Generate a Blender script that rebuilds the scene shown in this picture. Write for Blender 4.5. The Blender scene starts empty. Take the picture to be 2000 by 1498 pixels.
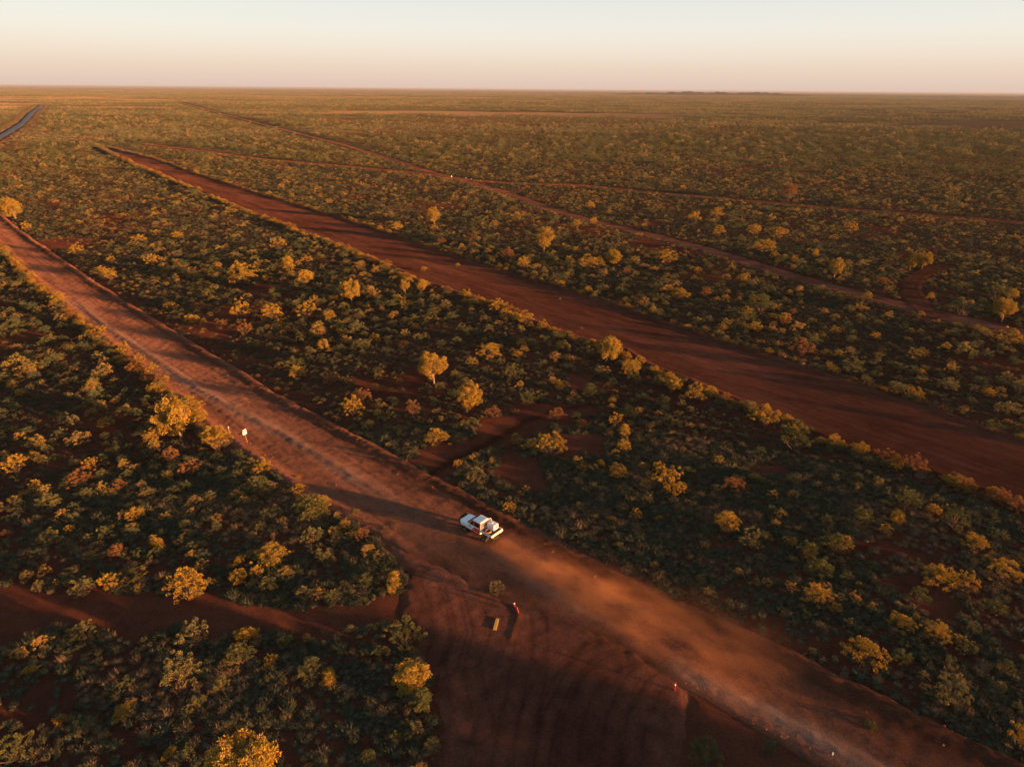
import bpy, math, random
import numpy as np
from mathutils import Vector, Matrix
RAD = math.radians
C = bpy.context.scene.collection
rng = np.random.default_rng(7)
random.seed(7)

# ------------------------------------------------------------------ camera, light, exposure
FPX = 1333.0; PITCH = math.atan(574/FPX); ROLL = .0083; CAMH = 49.0
fwd = np.array([0, math.cos(PITCH), -math.sin(PITCH)])
_r0 = np.array([1., 0, 0]); _u0 = np.array([0, math.sin(PITCH), math.cos(PITCH)])
rgt = _r0*math.cos(ROLL) + _u0*math.sin(ROLL); upv = -_r0*math.sin(ROLL) + _u0*math.cos(ROLL)
cd = bpy.data.cameras.new("Camera"); cam = bpy.data.objects.new("Camera", cd); C.objects.link(cam)
cam.matrix_world = Matrix(((rgt[0], upv[0], -fwd[0], 0), (rgt[1], upv[1], -fwd[1], 0), (rgt[2], upv[2], -fwd[2], CAMH), (0, 0, 0, 1)))
cd.sensor_width = 36; cd.lens = 36*FPX/2000; cd.clip_start = .5; cd.clip_end = 200000
bpy.context.scene.camera = cam

SUN_EL = RAD(4.2); SUN_AZ = RAD(113)      # azimuth clockwise from +Y
sun_dir = Vector((math.sin(SUN_AZ)*math.cos(SUN_EL), math.cos(SUN_AZ)*math.cos(SUN_EL), math.sin(SUN_EL)))
sd = bpy.data.lights.new("Sun", 'SUN'); sun = bpy.data.objects.new("Sun", sd); C.objects.link(sun)
sd.energy = 5.0; sd.angle = RAD(1.3); sd.color = (1.0, .465, .155)
sun.rotation_euler = sun_dir.to_track_quat('Z', 'Y').to_euler(); sun.location = (200, -80, 60)

W = bpy.data.worlds.new("World"); bpy.context.scene.world = W; W.use_nodes = True
wn = W.node_tree.nodes; wl = W.node_tree.links; wn.clear()
wo = wn.new('ShaderNodeOutputWorld'); wb = wn.new('ShaderNodeBackground'); wl.new(wb.outputs[0], wo.inputs[0])
sky = wn.new('ShaderNodeTexSky'); sky.sky_type = 'NISHITA'; sky.sun_disc = False
sky.sun_elevation = SUN_EL; sky.sun_rotation = SUN_AZ; sky.altitude = 0; sky.air_density = 1.0; sky.dust_density = 2.0; sky.ozone_density = 1.5
wl.new(sky.outputs[0], wb.inputs[0]); wb.inputs[1].default_value = .12
# dusk colours of the sky by height above the horizon, blended with the physical sky
tcw = wn.new('ShaderNodeTexCoord'); sepw = wn.new('ShaderNodeSeparateXYZ'); wl.new(tcw.outputs['Generated'], sepw.inputs[0])
rw = wn.new('ShaderNodeValToRGB'); rw.color_ramp.interpolation = 'B_SPLINE'; e = rw.color_ramp.elements
stops = [(0, (.84, .63, .54)), (.012, (.86, .65, .54)), (.040, (.94, .80, .66)), (.075, (.95, .92, .86)), (.14, (.72, .76, .75)), (.35, (.31, .38, .44)), (1, (.165, .23, .315))]
e[0].position = 0; e[0].color = (*stops[0][1], 1); e[1].position = 1; e[1].color = (*stops[-1][1], 1)
for p, c in stops[1:-1]: q = e.new(p); q.color = (*c, 1)
wl.new(sepw.outputs[2], rw.inputs[0])
sc_ = wn.new('ShaderNodeVectorMath'); sc_.operation = 'SCALE'; sc_.inputs['Scale'].default_value = 1/(.12*2**1.9); wl.new(rw.outputs[0], sc_.inputs[0])
mxw = wn.new('ShaderNodeMix'); mxw.data_type = 'RGBA'; mxw.inputs[0].default_value = .88; wl.new(sky.outputs[0], mxw.inputs[6]); wl.new(sc_.outputs[0], mxw.inputs[7]); wl.new(mxw.outputs[2], wb.inputs[0])
vs = bpy.context.scene.view_settings
vs.view_transform = 'Standard'; vs.look = 'None'; vs.exposure = 1.9; vs.gamma = 1.0; vs.use_curve_mapping = False
cy = bpy.context.scene.cycles
try:
    bpy.context.scene.render.engine = 'CYCLES'
    cy.max_bounces = 5; cy.diffuse_bounces = 2; cy.transparent_max_bounces = 8; cy.volume_bounces = 0
except Exception: pass

# ------------------------------------------------------------------ helpers
def G(px, py, z=0.0):
    """point of the ground seen at a pixel of the 2000 px wide photograph"""
    d = fwd*FPX + rgt*(px-1000) - upv*(py-749)
    k = (z-CAMH)/d[2]
    return np.array([d[0]*k, d[1]*k])
def depth(x, y): return (np.array([x, y, -CAMH]) @ fwd)
def proj(x, y, z=0.0):
    p = np.stack([x, y, np.zeros_like(x)+z-CAMH], -1)
    dp = np.maximum(p @ fwd, 1e-3)
    return 1000+FPX*(p @ rgt)/dp, 749-FPX*(p @ upv)/dp, p @ fwd
def hsh(i, j, s):
    n = (i.astype(np.int64)*374761393 + j.astype(np.int64)*668265263 + s*974634777) & 0xffffffff
    n = ((n ^ (n >> 13))*1274126177) & 0xffffffff
    return ((n ^ (n >> 16)) & 0xffffff)/float(0xffffff)
def noise(x, y, sc, s=0):
    x = np.asarray(x, float)/sc; y = np.asarray(y, float)/sc
    i = np.floor(x); j = np.floor(y); fx = x-i; fy = y-j
    fx = fx*fx*(3-2*fx); fy = fy*fy*(3-2*fy); i = i.astype(np.int64); j = j.astype(np.int64)
    a = hsh(i, j, s); b = hsh(i+1, j, s); c = hsh(i, j+1, s); d = hsh(i+1, j+1, s)
    return (a*(1-fx)+b*fx)*(1-fy) + (c*(1-fx)+d*fx)*fy
def sstep(x, a, b):
    t = np.clip((x-a)/(b-a), 0, 1); return t*t*(3-2*t)

def mesh_np(name, V, F, mats, smooth=False, attrs=None, matidx=None):
    """V (n,3); F list of index arrays, each (m,3) or (m,4)"""
    me = bpy.data.meshes.new(name)
    if not isinstance(F, list): F = [F]
    F = [np.asarray(f, np.int32) for f in F if len(f)]
    loops = np.concatenate([f.ravel() for f in F]); cnt = np.concatenate([np.full(len(f), f.shape[1], np.int32) for f in F])
    st = np.concatenate([[0], np.cumsum(cnt)[:-1]]).astype(np.int32)
    me.vertices.add(len(V)); me.vertices.foreach_set('co', np.asarray(V, np.float32).ravel())
    me.loops.add(len(loops)); me.loops.foreach_set('vertex_index', loops)
    me.polygons.add(len(cnt)); me.polygons.foreach_set('loop_start', st)
    if matidx is not None: me.polygons.foreach_set('material_index', np.asarray(matidx, np.int32))
    me.update(calc_edges=True)
    me.polygons.foreach_set('use_smooth', np.full(len(cnt), smooth))
    for k, a in (attrs or {}).items():
        a = np.asarray(a, np.float32)
        if a.ndim == 1: me.attributes.new(k, 'FLOAT', 'POINT').data.foreach_set('value', a)
        elif a.shape[1] == 4: me.attributes.new(k, 'FLOAT_COLOR', 'POINT').data.foreach_set('color', a.ravel())
        else: me.attributes.new(k, 'FLOAT_VECTOR', 'POINT').data.foreach_set('vector', a.ravel())
    for m in (mats if isinstance(mats, list) else [mats]): me.materials.append(m)
    return me
def link(name, me, parent=None, loc=None):
    o = bpy.data.objects.new(name, me); C.objects.link(o)
    if parent: o.parent = parent
    if loc is not None: o.location = loc
    return o
def tag(o, label=None, cat=None, group=None, kind=None):
    if label: o['label'] = label
    if cat: o['category'] = cat
    if group: o['group'] = group
    if kind: o['kind'] = kind
    return o
def thing(name, label, cat, loc=(0, 0, 0), rz=0, group=None):
    o = bpy.data.objects.new(name, None); C.objects.link(o); o.location = loc; o.rotation_euler = (0, 0, rz)
    return tag(o, label, cat, group)

# ------------------------------------------------------------------ materials
class NT:
    def __init__(s, name):
        s.m = bpy.data.materials.new(name); s.m.use_nodes = True; s.n = s.m.node_tree.nodes; s.l = s.m.node_tree.links; s.n.clear()
        s.out = s.n.new('ShaderNodeOutputMaterial')
    def new(s, t, **kw):
        x = s.n.new(t)
        for k, v in kw.items(): setattr(x, k, v)
        return x
    def link(s, a, b): s.l.new(a, b)
    def noise(s, vec, scale, detail=4, rough=.6):
        x = s.new('ShaderNodeTexNoise'); x.inputs['Scale'].default_value = scale; x.inputs['Detail'].default_value = detail; x.inputs['Roughness'].default_value = rough
        s.link(vec, x.inputs['Vector']); return x.outputs[0]
    def ramp(s, fac, stops, interp='LINEAR'):
        x = s.new('ShaderNodeValToRGB'); x.color_ramp.interpolation = interp
        e = x.color_ramp.elements
        while len(e) > 1: e.remove(e[-1])
        e[0].position = stops[0][0]; e[0].color = (*stops[0][1], 1)
        for p, c in stops[1:]: q = e.new(p); q.color = (*c, 1)
        s.link(fac, x.inputs[0]); return x.outputs[0]
    def mix(s, fac, a, b, mode='MIX'):
        x = s.new('ShaderNodeMix', data_type='RGBA', blend_type=mode)
        for i, v in ((0, fac), (6, a), (7, b)):
            if isinstance(v, (int, float)): x.inputs[i].default_value = v
            elif isinstance(v, tuple): x.inputs[i].default_value = (*v, 1)
            else: s.link(v, x.inputs[i])
        return x.outputs[2]
    def math(s, op, a, b=0.0, c=None, clamp=False):
        x = s.new('ShaderNodeMath', operation=op, use_clamp=clamp)
        for i, v in enumerate((a, b) if c is None else (a, b, c)):
            if isinstance(v, (int, float)): x.inputs[i].default_value = v
            else: s.link(v, x.inputs[i])
        return x.outputs[0]
def grey(v): return (v, v, v)

def foliage_mat(name, stops, trans=.13, random=True):
    t = NT(name)
    a = t.new('ShaderNodeAttribute', attribute_name='tint')
    if random:
        o = t.new('ShaderNodeObjectInfo')
        f = t.math('FRACT', t.math('ADD', a.outputs['Fac'], o.outputs['Random']))
    else: f = a.outputs['Fac']
    col = t.ramp(f, stops)
    d = t.new('ShaderNodeBsdfDiffuse'); tr = t.new('ShaderNodeBsdfTranslucent'); mx = t.new('ShaderNodeMixShader'); mx.inputs[0].default_value = trans
    t.link(col, d.inputs[0]); t.link(col, tr.inputs[0]); t.link(d.outputs[0], mx.inputs[1]); t.link(tr.outputs[0], mx.inputs[2]); t.link(mx.outputs[0], t.out.inputs[0])
    return t.m
M = {}
M['scrub'] = foliage_mat('scrub foliage', [(0, (.105, .110, .056)), (.22, (.070, .085, .046)), (.40, (.115, .115, .055)), (.54, (.29, .20, .052)), (.68, (.32, .175, .056)), (.80, (.15, .125, .066)), (1, (.105, .110, .056))])  # gold and orange stops put the brightness of sunlit tips into the colour
M['spinifex'] = foliage_mat('spinifex blades', [(0, (.060, .066, .042)), (.35, (.074, .078, .048)), (.6, (.095, .085, .052)), (.8, (.11, .078, .048)), (1, (.060, .066, .042))], .08)
M['farscrub'] = foliage_mat('dry and sunlit far scrub', [(0, (.12, .125, .066)), (.22, (.085, .105, .058)), (.40, (.14, .14, .070)), (.55, (.29, .215, .085)), (.70, (.28, .175, .08)), (.88, (.16, .15, .095)), (1, (.12, .125, .066))])  # straw tones, brightened to put sunlit orange tips into the colour
M['golden'] = foliage_mat('yellow green foliage', [(0, (.24, .16, .030)), (.5, (.30, .20, .036)), (1, (.42, .22, .036))], .12, False)
M['green'] = foliage_mat('dark green foliage', [(0, (.060, .074, .035)), (.5, (.085, .095, .040)), (1, (.17, .145, .046))], .12, False)
M['greygreen'] = foliage_mat('grey green foliage', [(0, (.11, .115, .062)), (.5, (.14, .13, .062)), (1, (.22, .17, .06))], .12, False)
M['rust'] = foliage_mat('rusty dry foliage', [(0, (.24, .11, .045)), (.5, (.20, .10, .05)), (1, (.28, .13, .05))], .2, False)
M['dry'] = foliage_mat('straw blades', [(0, (.17, .12, .070)), (.5, (.13, .09, .055)), (1, (.19, .12, .07))], .12, False)
M['tussgreen'] = foliage_mat('dark spinifex', [(0, (.048, .056, .037)), (.5, (.060, .068, .042)), (1, (.080, .078, .046))], .08, False)
def simple(name, col, rough=.7, metal=0, noise_amt=.25, nscale=6.0, spec=.3):
    t = NT(name); b = t.new('ShaderNodeBsdfPrincipled'); t.link(b.outputs[0], t.out.inputs[0])
    tc = t.new('ShaderNodeTexCoord'); n = t.noise(tc.outputs['Object'], nscale, 5)
    c = t.mix(n, tuple(v*(1-noise_amt) for v in col), tuple(min(1, v*(1+noise_amt)) for v in col))
    t.link(c, b.inputs['Base Color']); b.inputs['Roughness'].default_value = rough; b.inputs['Metallic'].default_value = metal
    b.inputs['Specular IOR Level'].default_value = spec
    return t.m
M['bark'] = simple('pale bark', (.20, .13, .09), .9)
M['twig'] = simple('dark twigs', (.09, .055, .04), .9)

M['clod'] = simple('red clods', (.20, .075, .042), .95)
def soil_mat(name, kind):
    t = NT(name); b = t.new('ShaderNodeBsdfDiffuse'); t.link(b.outputs[0], t.out.inputs[0]); b.inputs['Roughness'].default_value = 1
    geo = t.new('ShaderNodeNewGeometry'); pos = geo.outputs['Position']
    n1 = t.noise(pos, .06, 5); n2 = t.noise(pos, .6, 6, .65); n3 = t.noise(pos, 5.0, 4, .7)
    at = t.new('ShaderNodeAttribute', attribute_name='Col')
    col = at.outputs['Color']
    v = t.math('ADD', t.math('MULTIPLY', n1, .5), t.math('MULTIPLY', n2, .5))
    col = t.mix(1.0, col, t.ramp(v, [(.3, grey(.62)), (.5, grey(1.0)), (.72, grey(1.3))]), 'MULTIPLY')
    col = t.mix(1.0, col, t.ramp(n3, [(.3, grey(.7)), (.5, grey(1.0)), (.7, grey(1.3))]), 'MULTIPLY')
    # loose stones
    vo = t.new('ShaderNodeTexVoronoi'); vo.inputs['Scale'].default_value = 2.2; t.link(pos, vo.inputs['Vector'])
    peb = t.math('LESS_THAN', vo.outputs['Distance'], .13)
    if kind == 'road':
        uv = t.new('ShaderNodeAttribute', attribute_name='rd'); sep = t.new('ShaderNodeSeparateXYZ'); t.link(uv.outputs['Vector'], sep.inputs[0])
        # streaks along the direction of travel (x = metres along, y = metres across)
        cmb = t.new('ShaderNodeCombineXYZ'); t.link(t.math('MULTIPLY', sep.outputs[0], .035), cmb.inputs[0]); t.link(t.math('MULTIPLY', sep.outputs[1], 1.1), cmb.inputs[1])
        s1 = t.noise(cmb.outputs[0], 1.0, 5, .6)
        col = t.mix(1.0, col, t.ramp(s1, [(.3, grey(.86)), (.5, grey(1.0)), (.7, grey(1.12))]), 'MULTIPLY')
    b.inputs['Color'].default_value = (1, 1, 1, 1)
    col = t.mix(t.math('MULTIPLY', peb, .55), col, t.mix(1.0, col, (.5, .42, .4), 'MULTIPLY'))
    t.link(col, b.inputs['Color'])
    bump = t.new('ShaderNodeBump'); bump.inputs['Strength'].default_value = 1.0; bump.inputs['Distance'].default_value = .085 if kind == 'road' else .12
    hsum = t.math('ADD', t.math('MULTIPLY', n3, .5), t.math('ADD', t.math('MULTIPLY', n2, 1.2), t.noise(pos, 18.0, 3, .7)))
    t.link(hsum, bump.inputs['Height']); t.link(bump.outputs[0], b.inputs['Normal'])
    return t.m
M['soil'] = soil_mat('red desert soil', 'ground')
M['road'] = soil_mat('graded red gravel', 'road')

# ------------------------------------------------------------------ road layout (photo pixels -> ground points)
class Strip:
    """a road between two edge lines, in its own along/across frame"""
    def __init__(s, L, U, ext0=0, ext1=0):
        L = np.array([G(*p) for p in L]); U = np.array([G(*p) for p in U])
        a = (L[0]+U[0])/2; b = (L[-1]+U[-1])/2; d = (b-a)/np.linalg.norm(b-a)
        s.o = a; s.d = d; s.nrm = np.array([-d[1], d[0]])
        def fr(P):
            q = P-a; S = q@d; N = q@s.nrm; k = np.argsort(S); return S[k], N[k]
        s.sl, s.nl = fr(L); s.su, s.nu = fr(U)
        s.s0 = min(s.sl[0], s.su[0])-ext0; s.s1 = max(s.sl[-1], s.su[-1])+ext1
    def edges(s, S):
        wob = .5*(noise(S, S*0+3, 6, 11)-.5)+.3*(noise(S, S*0, 2, 5)-.5); wob2 = .5*(noise(S, S*0+9, 6, 12)-.5)+.3*(noise(S, S*0, 2, 6)-.5)
        def ex(S, xs, ys):
            v = np.interp(S, xs, ys)
            return v
        return ex(S, s.sl, s.nl)+wob, ex(S, s.su, s.nu)+wob2
    def sdist(s, x, y):
        """<0 inside"""
        qx = x-s.o[0]; qy = y-s.o[1]; S = qx*s.d[0]+qy*s.d[1]; N = qx*s.nrm[0]+qy*s.nrm[1]
        a, b = s.edges(S); lo = np.minimum(a, b); hi = np.maximum(a, b)
        return np.maximum.reduce([lo-N, N-hi, s.s0-S, S-s.s1])
    def world(s, S, N): return s.o[0]+S*s.d[0]+N*s.nrm[0], s.o[1]+S*s.d[1]+N*s.nrm[1]
def line_sd(pts, half):
    P = np.array([G(*p) for p in pts])
    def f(x, y):
        best = np.full(np.shape(x), 1e9)
        for a, b in zip(P[:-1], P[1:]):
            ab = b-a; t = np.clip(((x-a[0])*ab[0]+(y-a[1])*ab[1])/(ab@ab), 0, 1)
            best = np.minimum(best, np.hypot(x-a[0]-t*ab[0], y-a[1]-t*ab[1]))
        return best-half
    return f, P
def poly_sd(pts):
    P = np.array([G(*p) for p in pts])
    def f(x, y):
        x = np.asarray(x, float); y = np.asarray(y, float)
        best = np.full(x.shape, 1e9); ins = np.zeros(x.shape, bool)
        for a, b in zip(P, np.roll(P, -1, 0)):
            ab = b-a; t = np.clip(((x-a[0])*ab[0]+(y-a[1])*ab[1])/(ab@ab), 0, 1)
            best = np.minimum(best, np.hypot(x-a[0]-t*ab[0], y-a[1]-t*ab[1]))
            if a[1] != b[1]:
                c = ((a[1] > y) != (b[1] > y)) & (x < (b[0]-a[0])*(y-a[1])/(b[1]-a[1])+a[0]); ins ^= c
        return np.where(ins, -best, best)
    return f, P

mainS = Strip([(0, 478), (60, 540), (125, 600), (190, 655), (240, 690), (300, 742), (360, 792), (405, 835), (480, 885), (560, 945), (640, 990), (700, 1025), (760, 1062), (830, 1105), (905, 1145), (990, 1190), (1100, 1222), (1180, 1250), (1270, 1292), (1330, 1335), (1400, 1370), (1500, 1430), (1600, 1498)],
              [(0, 418), (60, 465), (120, 505), (200, 560), (300, 622), (400, 685), (480, 730), (540, 770), (600, 802), (680, 842), (745, 875), (800, 905), (860, 935), (950, 985), (1000, 1010), (1100, 1060), (1200, 1110), (1300, 1165), (1400, 1205), (1500, 1250), (1600, 1300), (1700, 1350), (1800, 1400), (2000, 1490)], 250, 60)
farS = Strip([(201, 291), (251, 317), (318, 344), (385, 371), (469, 408), (556, 441), (670, 485), (760, 522), (811, 549), (895, 575), (995, 606), (1062, 643), (1129, 664), (1213, 684), (1263, 717), (1330, 742), (1424, 781), (1517, 816), (1638, 870), (1698, 890), (1805, 920), (1899, 955), (2000, 985)],
             [(208, 289), (301, 311), (385, 341), (502, 378), (603, 408), (670, 428), (794, 468), (894, 502), (995, 535), (1095, 564), (1196, 596), (1330, 640), (1464, 687), (1547, 711), (1691, 756), (1799, 789), (1916, 833), (2000, 860)], 3, 120)
apron_pts = [(700, 1030), (760, 1075), (800, 1130), (792, 1180), (800, 1230), (842, 1310), (850, 1400), (842, 1510), (830, 1700), (1330, 1700), (1325, 1498), (1335, 1420), (1345, 1370), (1330, 1330), (1270, 1285), (1100, 1200), (900, 1120)]
apron_sd, apron_P = poly_sd(apron_pts)
clear_pts = [(-200, 1155), (0, 1152), (130, 1160), (300, 1168), (450, 1172), (600, 1182), (700, 1185), (800, 1165), (820, 1215), (740, 1215), (640, 1235), (520, 1225), (420, 1240), (300, 1242), (160, 1245), (60, 1240), (0, 1236), (-200, 1240)]
clear_sd, _ = poly_sd(clear_pts)
trk_pts = [(800, 902), (850, 868), (900, 852), (960, 828), (1040, 800), (1090, 788), (1180, 780), (1190, 792), (1090, 818), (1060, 840), (1000, 862), (960, 880), (910, 900), (870, 930), (850, 940)]
trk_sd, _ = poly_sd(trk_pts)
thinA, thinP = line_sd([(348, 200), (435, 224), (536, 250), (670, 284), (760, 311), (844, 338), (894, 351), (978, 374), (1062, 405), (1162, 435), (1263, 458), (1330, 475), (1380, 488), (1497, 525), (1581, 549), (1665, 572), (1732, 589), (1816, 612), (1916, 632), (2000, 652), (2200, 700)], 3.4)
crossA, crossP = line_sd([(278, 281), (402, 297), (536, 314), (660, 324), (827, 340), (900, 350), (995, 359), (1129, 362), (1263, 375), (1330, 381), (1497, 396), (1665, 410), (1832, 423), (2000, 435), (2200, 452)], 4.2)
loopA, loopP = line_sd([(1840, 622), (1800, 604), (1782, 579), (1777, 559), (1790, 541), (1812, 529), (1850, 520)], 2.8)
blueA, blueP = line_sd([(-60, 300), (12, 262), (32, 250), (46, 240), (54, 231), (62, 222), (72, 214), (82, 205)], 8.0)
verge_pts = [(-30, 250), (0, 238), (26, 226), (50, 214), (72, 204)]
bare = [poly_sd(p)[0] for p in (
    [(1090, 850), (1170, 850), (1175, 880), (1110, 890)], [(1090, 735), (1150, 735), (1155, 755), (1100, 757)],
    [(1690, 1130), (1770, 1125), (1850, 1150), (1850, 1215), (1800, 1210), (1760, 1170)],
    [(1330, 1290), (1420, 1385), (1560, 1480), (1640, 1540), (1640, 1700), (1300, 1700), (1300, 1400)],
    [(980, 880), (1040, 900), (1060, 950), (1010, 950), (960, 915)], [(1480, 900), (1530, 905), (1540, 935), (1480, 930)])]
def road_sd(x, y):
    d = np.minimum.reduce([mainS.sdist(x, y), farS.sdist(x, y), apron_sd(x, y), thinA(x, y), crossA(x, y), loopA(x, y), blueA(x, y)])
    return d
def clear_all(x, y):
    """signed distance to everything bare, ragged outline"""
    j = 2.6*(noise(x, y, 4.0, 21)-.5)+1.6*(noise(x, y, 1.3, 22)-.5)
    d = np.minimum.reduce([clear_sd(x, y), trk_sd(x, y)]+[b(x, y) for b in bare])+j
    return np.minimum(d, road_sd(x, y))
def relief(x, y):
    r = np.hypot(x, y)
    far = sstep(r, 250, 1200)
    return (.55*(noise(x, y, 28, 1)-.5)+.28*(noise(x, y, 9, 2)-.5)*(1-far*.5)+.10*(noise(x, y, 2.6, 3)-.5)*(1-far)
            + far*3.0*(noise(x, y, 320, 4)-.5)+far*1.0*(noise(x, y, 90, 5)-.5))
def height(x, y):
    x = np.asarray(x, float); y = np.asarray(y, float)
    d = road_sd(x, y); r = np.hypot(x, y)
    mask = sstep(d, .3+.010*r, 4+.03*r)
    return relief(x, y)*mask + .07*sstep(d, 0, 3)*(r < 700) - .10*(1-sstep(d, -.2-.0*r, .5+.010*r))

# ------------------------------------------------------------------ ground sheet
print("ground")
ang = np.concatenate([np.linspace(-180, -62, 40)[:-1], np.linspace(-62, 62, 900), np.linspace(62, 180, 40)[1:]])
rad_ = np.concatenate([[1, 6, 12, 18, 24, 29], 33*np.exp(np.linspace(0, math.log(60000/33), 1150))])
RR, AA = np.meshgrid(rad_, np.radians(ang), indexing='ij')
gx = (RR*np.sin(AA)).ravel(); gy = (RR*np.cos(AA)).ravel()
gz = height(gx, gy); gz[RR.ravel() > 9000] = 0
nr, na = RR.shape
ii = (np.arange(nr-1)[:, None]*na+np.arange(na-1)[None]).ravel()
F = np.stack([ii, ii+1, ii+na+1, ii+na], -1)[:, ::-1]
# own colour of the land: red soil near, patches of straw and olive grass further out
rr = RR.ravel()
red = np.array([.115, .037, .021]); dark = np.array([.080, .029, .018]); tan = np.array([.22, .145, .085]); olive = np.array([.085, .070, .034]); rustc = np.array([.16, .06, .028])
k = noise(gx, gy, 18, 31)*.6+noise(gx, gy, 5, 32)*.4
col = red*(k[:, None]) + dark*(1-k[:, None])
stretch = noise(gx*.35, gy, 120, 33)*.6+noise(gx*.3, gy, 45, 34)*.4
f1 = (sstep(rr, 350, 1500)*.75)[:, None]
far_c = olive*(1-stretch[:, None])+rustc*stretch[:, None]
col = col*(1-f1)+far_c*f1
pl = sstep(noise(gx*.35, gy, 240, 36)*.5+noise(gx*.3, gy, 90, 37)*.3+noise(gx*.5, gy, 40, 39)*.2, .55, .66)*sstep(rr, 900, 1900)
pl = pl*(.35+.65*sstep(-gx/np.maximum(gy, 1), -.9, .1))
def pale_land(x, y):
    r = np.hypot(x, y); u, v, w = proj(x, y)
    return sstep(noise(x*.35, y, 240, 36)*.5+noise(x*.3, y, 90, 37)*.3+noise(x*.5, y, 40, 39)*.2, .55, .66)*sstep(r, 700, 1700)
u_, v_, w_ = proj(gx, gy)
def band(u0, u1, v0, v1, soft=1.5):
    return sstep(u_, u0-60, u0+60)*(1-sstep(u_, u1-60, u1+60))*sstep(v_, v0-soft, v0+soft)*(1-sstep(v_, v1-soft, v1+soft))*(w_ > 0)
bd = np.clip(band(-100, 420, 181.5, 187)+.6*band(60, 640, 197, 201)+.4*band(350, 900, 183, 186)+.5*band(1300, 2000, 205, 211)+.7*band(1660, 2100, 185, 188.5, .8), 0, 1)
bd = bd*(.4+.6*noise(gx*.3, gy, 200, 38))
pl = np.clip(np.maximum(pl*.8, bd), 0, 1)[:, None]
hz0 = sstep(rr, 6500, 12000)[:, None]; col = col*(1-hz0)+np.array([.085, .062, .050])*hz0
pl = pl*(1-hz0*.6)
col = col*(1-pl)+tan*pl
bb = np.minimum.reduce([clear_sd(gx, gy), trk_sd(gx, gy)]+[b(gx, gy) for b in bare])
kb = (1-sstep(bb, -.5, 1.5))[:, None]
col = col*(1-kb)+np.array([.115, .040, .024])*kb
ctr_ = line_sd([(840, 925), (900, 893), (960, 862), (1030, 822), (1100, 800), (1170, 788)], 0)[0](gx, gy)
kc = (.5*np.exp(-(ctr_/.9)**2)*(rr < 250))[:, None]; col = col*(1-kc)
me = mesh_np('ground', np.stack([gx, gy, gz], -1), F, M['soil'], True, {'Col': np.concatenate([col, np.ones((len(col), 1))], 1)})
tag(link('ground', me), kind='structure')

# ------------------------------------------------------------------ roads
print("roads")
def strip_road(name, st, s_a, s_b, ds, nt, zf, cf):
    S = np.arange(s_a, s_b, ds); t = np.linspace(0, 1, nt)
    a, b = st.edges(S); lo = np.minimum(a, b)-.3; hi = np.maximum(a, b)+.3
    SS = np.repeat(S[:, None], nt, 1); NN = lo[:, None]*(1-t)+hi[:, None]*t
    x, y = st.world(SS, NN); tt = np.repeat(t[None], len(S), 0)
    z = zf(SS, NN, lo[:, None], hi[:, None], x, y)
    c = cf(SS, NN, tt, x, y)
    n0, n1 = SS.shape; ii = (np.arange(n0-1)[:, None]*n1+np.arange(n1-1)[None]).ravel()
    F = np.stack([ii, ii+n1, ii+n1+1, ii+1], -1)
    V = np.stack([x.ravel(), y.ravel(), z.ravel()], -1)
    # make normals point up
    e1 = V[F[0, 1]]-V[F[0, 0]]; e2 = V[F[0, 3]]-V[F[0, 0]]
    if np.cross(e1, e2)[2] < 0: F = F[:, ::-1]
    me = mesh_np(name, V, F, M['road'], True, {'Col': np.concatenate([c.reshape(-1, 3), np.ones((c.size//3, 1))], 1), 'rd': np.stack([SS.ravel(), NN.ravel(), 0*SS.ravel()], -1)})
    return tag(link(name, me), kind='structure')
def g3(c, k): return np.asarray(c)[None, None]*k[..., None]
# which side of the strip is the photo's upper one
def pix_line(pts, st):
    P = np.array([G(*p) for p in pts]); q = P-st.o; S = q@st.d; N = q@st.nrm; k = np.argsort(S); return S[k], N[k]
pale1 = pix_line([(150, 590), (210, 640), (290, 692), (370, 748), (470, 805), (560, 852), (640, 900), (760, 975)], mainS)
pale2 = pix_line([(1060, 1150), (1150, 1205), (1230, 1245), (1330, 1305), (1500, 1395), (1700, 1498), (1900, 1600)], mainS)
main_flip = False
upS = np.sign(np.mean(mainS.nu)-np.mean(mainS.nl))
junc = pix_line([(780, 1100), (1290, 1300)], mainS)[0]
def main_z(S, N, lo, hi, x, y):
    if upS > 0: du = hi-N; dl = N-lo
    else: du = N-lo; dl = hi-N
    z = .05+.0*S
    mod = .6+.8*noise(S, N*0, 7, 41)
    z = z+.30*mod*np.exp(-((du-1.2)/1.1)**2)+.05*mod*np.exp(-((du-3.2)/.7)**2)
    openj = 1-sstep(S, junc[0]-4, junc[0]+2)*(1-sstep(S, junc[1]-2, junc[1]+4))
    z = z+.22*mod*np.exp(-((dl-.9)/.9)**2)*openj*(1-.8*sstep(S, junc[1], junc[1]+3) if S.max() > 0 else 1)
    wdt = hi-lo
    z = z+.10*np.sin(np.clip((N-lo)/wdt, 0, 1)*math.pi)
    for (ps, pn), amp in ((pale1, .10), (pale2, .12)):
        pp = np.interp(S, ps, pn); z = z+amp*np.exp(-((N-pp)/.7)**2)*sstep(S, ps[0]-10, ps[0]+10)*(1-sstep(S, ps[-1]-10, ps[-1]+10))
    rut = .022*(noise(S*.06, N*1.0, .55, 42)-.5)*2
    z = z+rut+.05*(noise(x, y, 1.1, 43)-.5)+(.035+.14*np.exp(-(du/2.2)**2)+.05*openj*np.exp(-(dl/1.8)**2))*(noise(x, y, .45, 44)-.5)
    edge = np.minimum(du, dl)
    return z-(.25*openj+.16*(1-openj))*(1-sstep(edge, 0, .5+1.6*(1-openj)))
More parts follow.
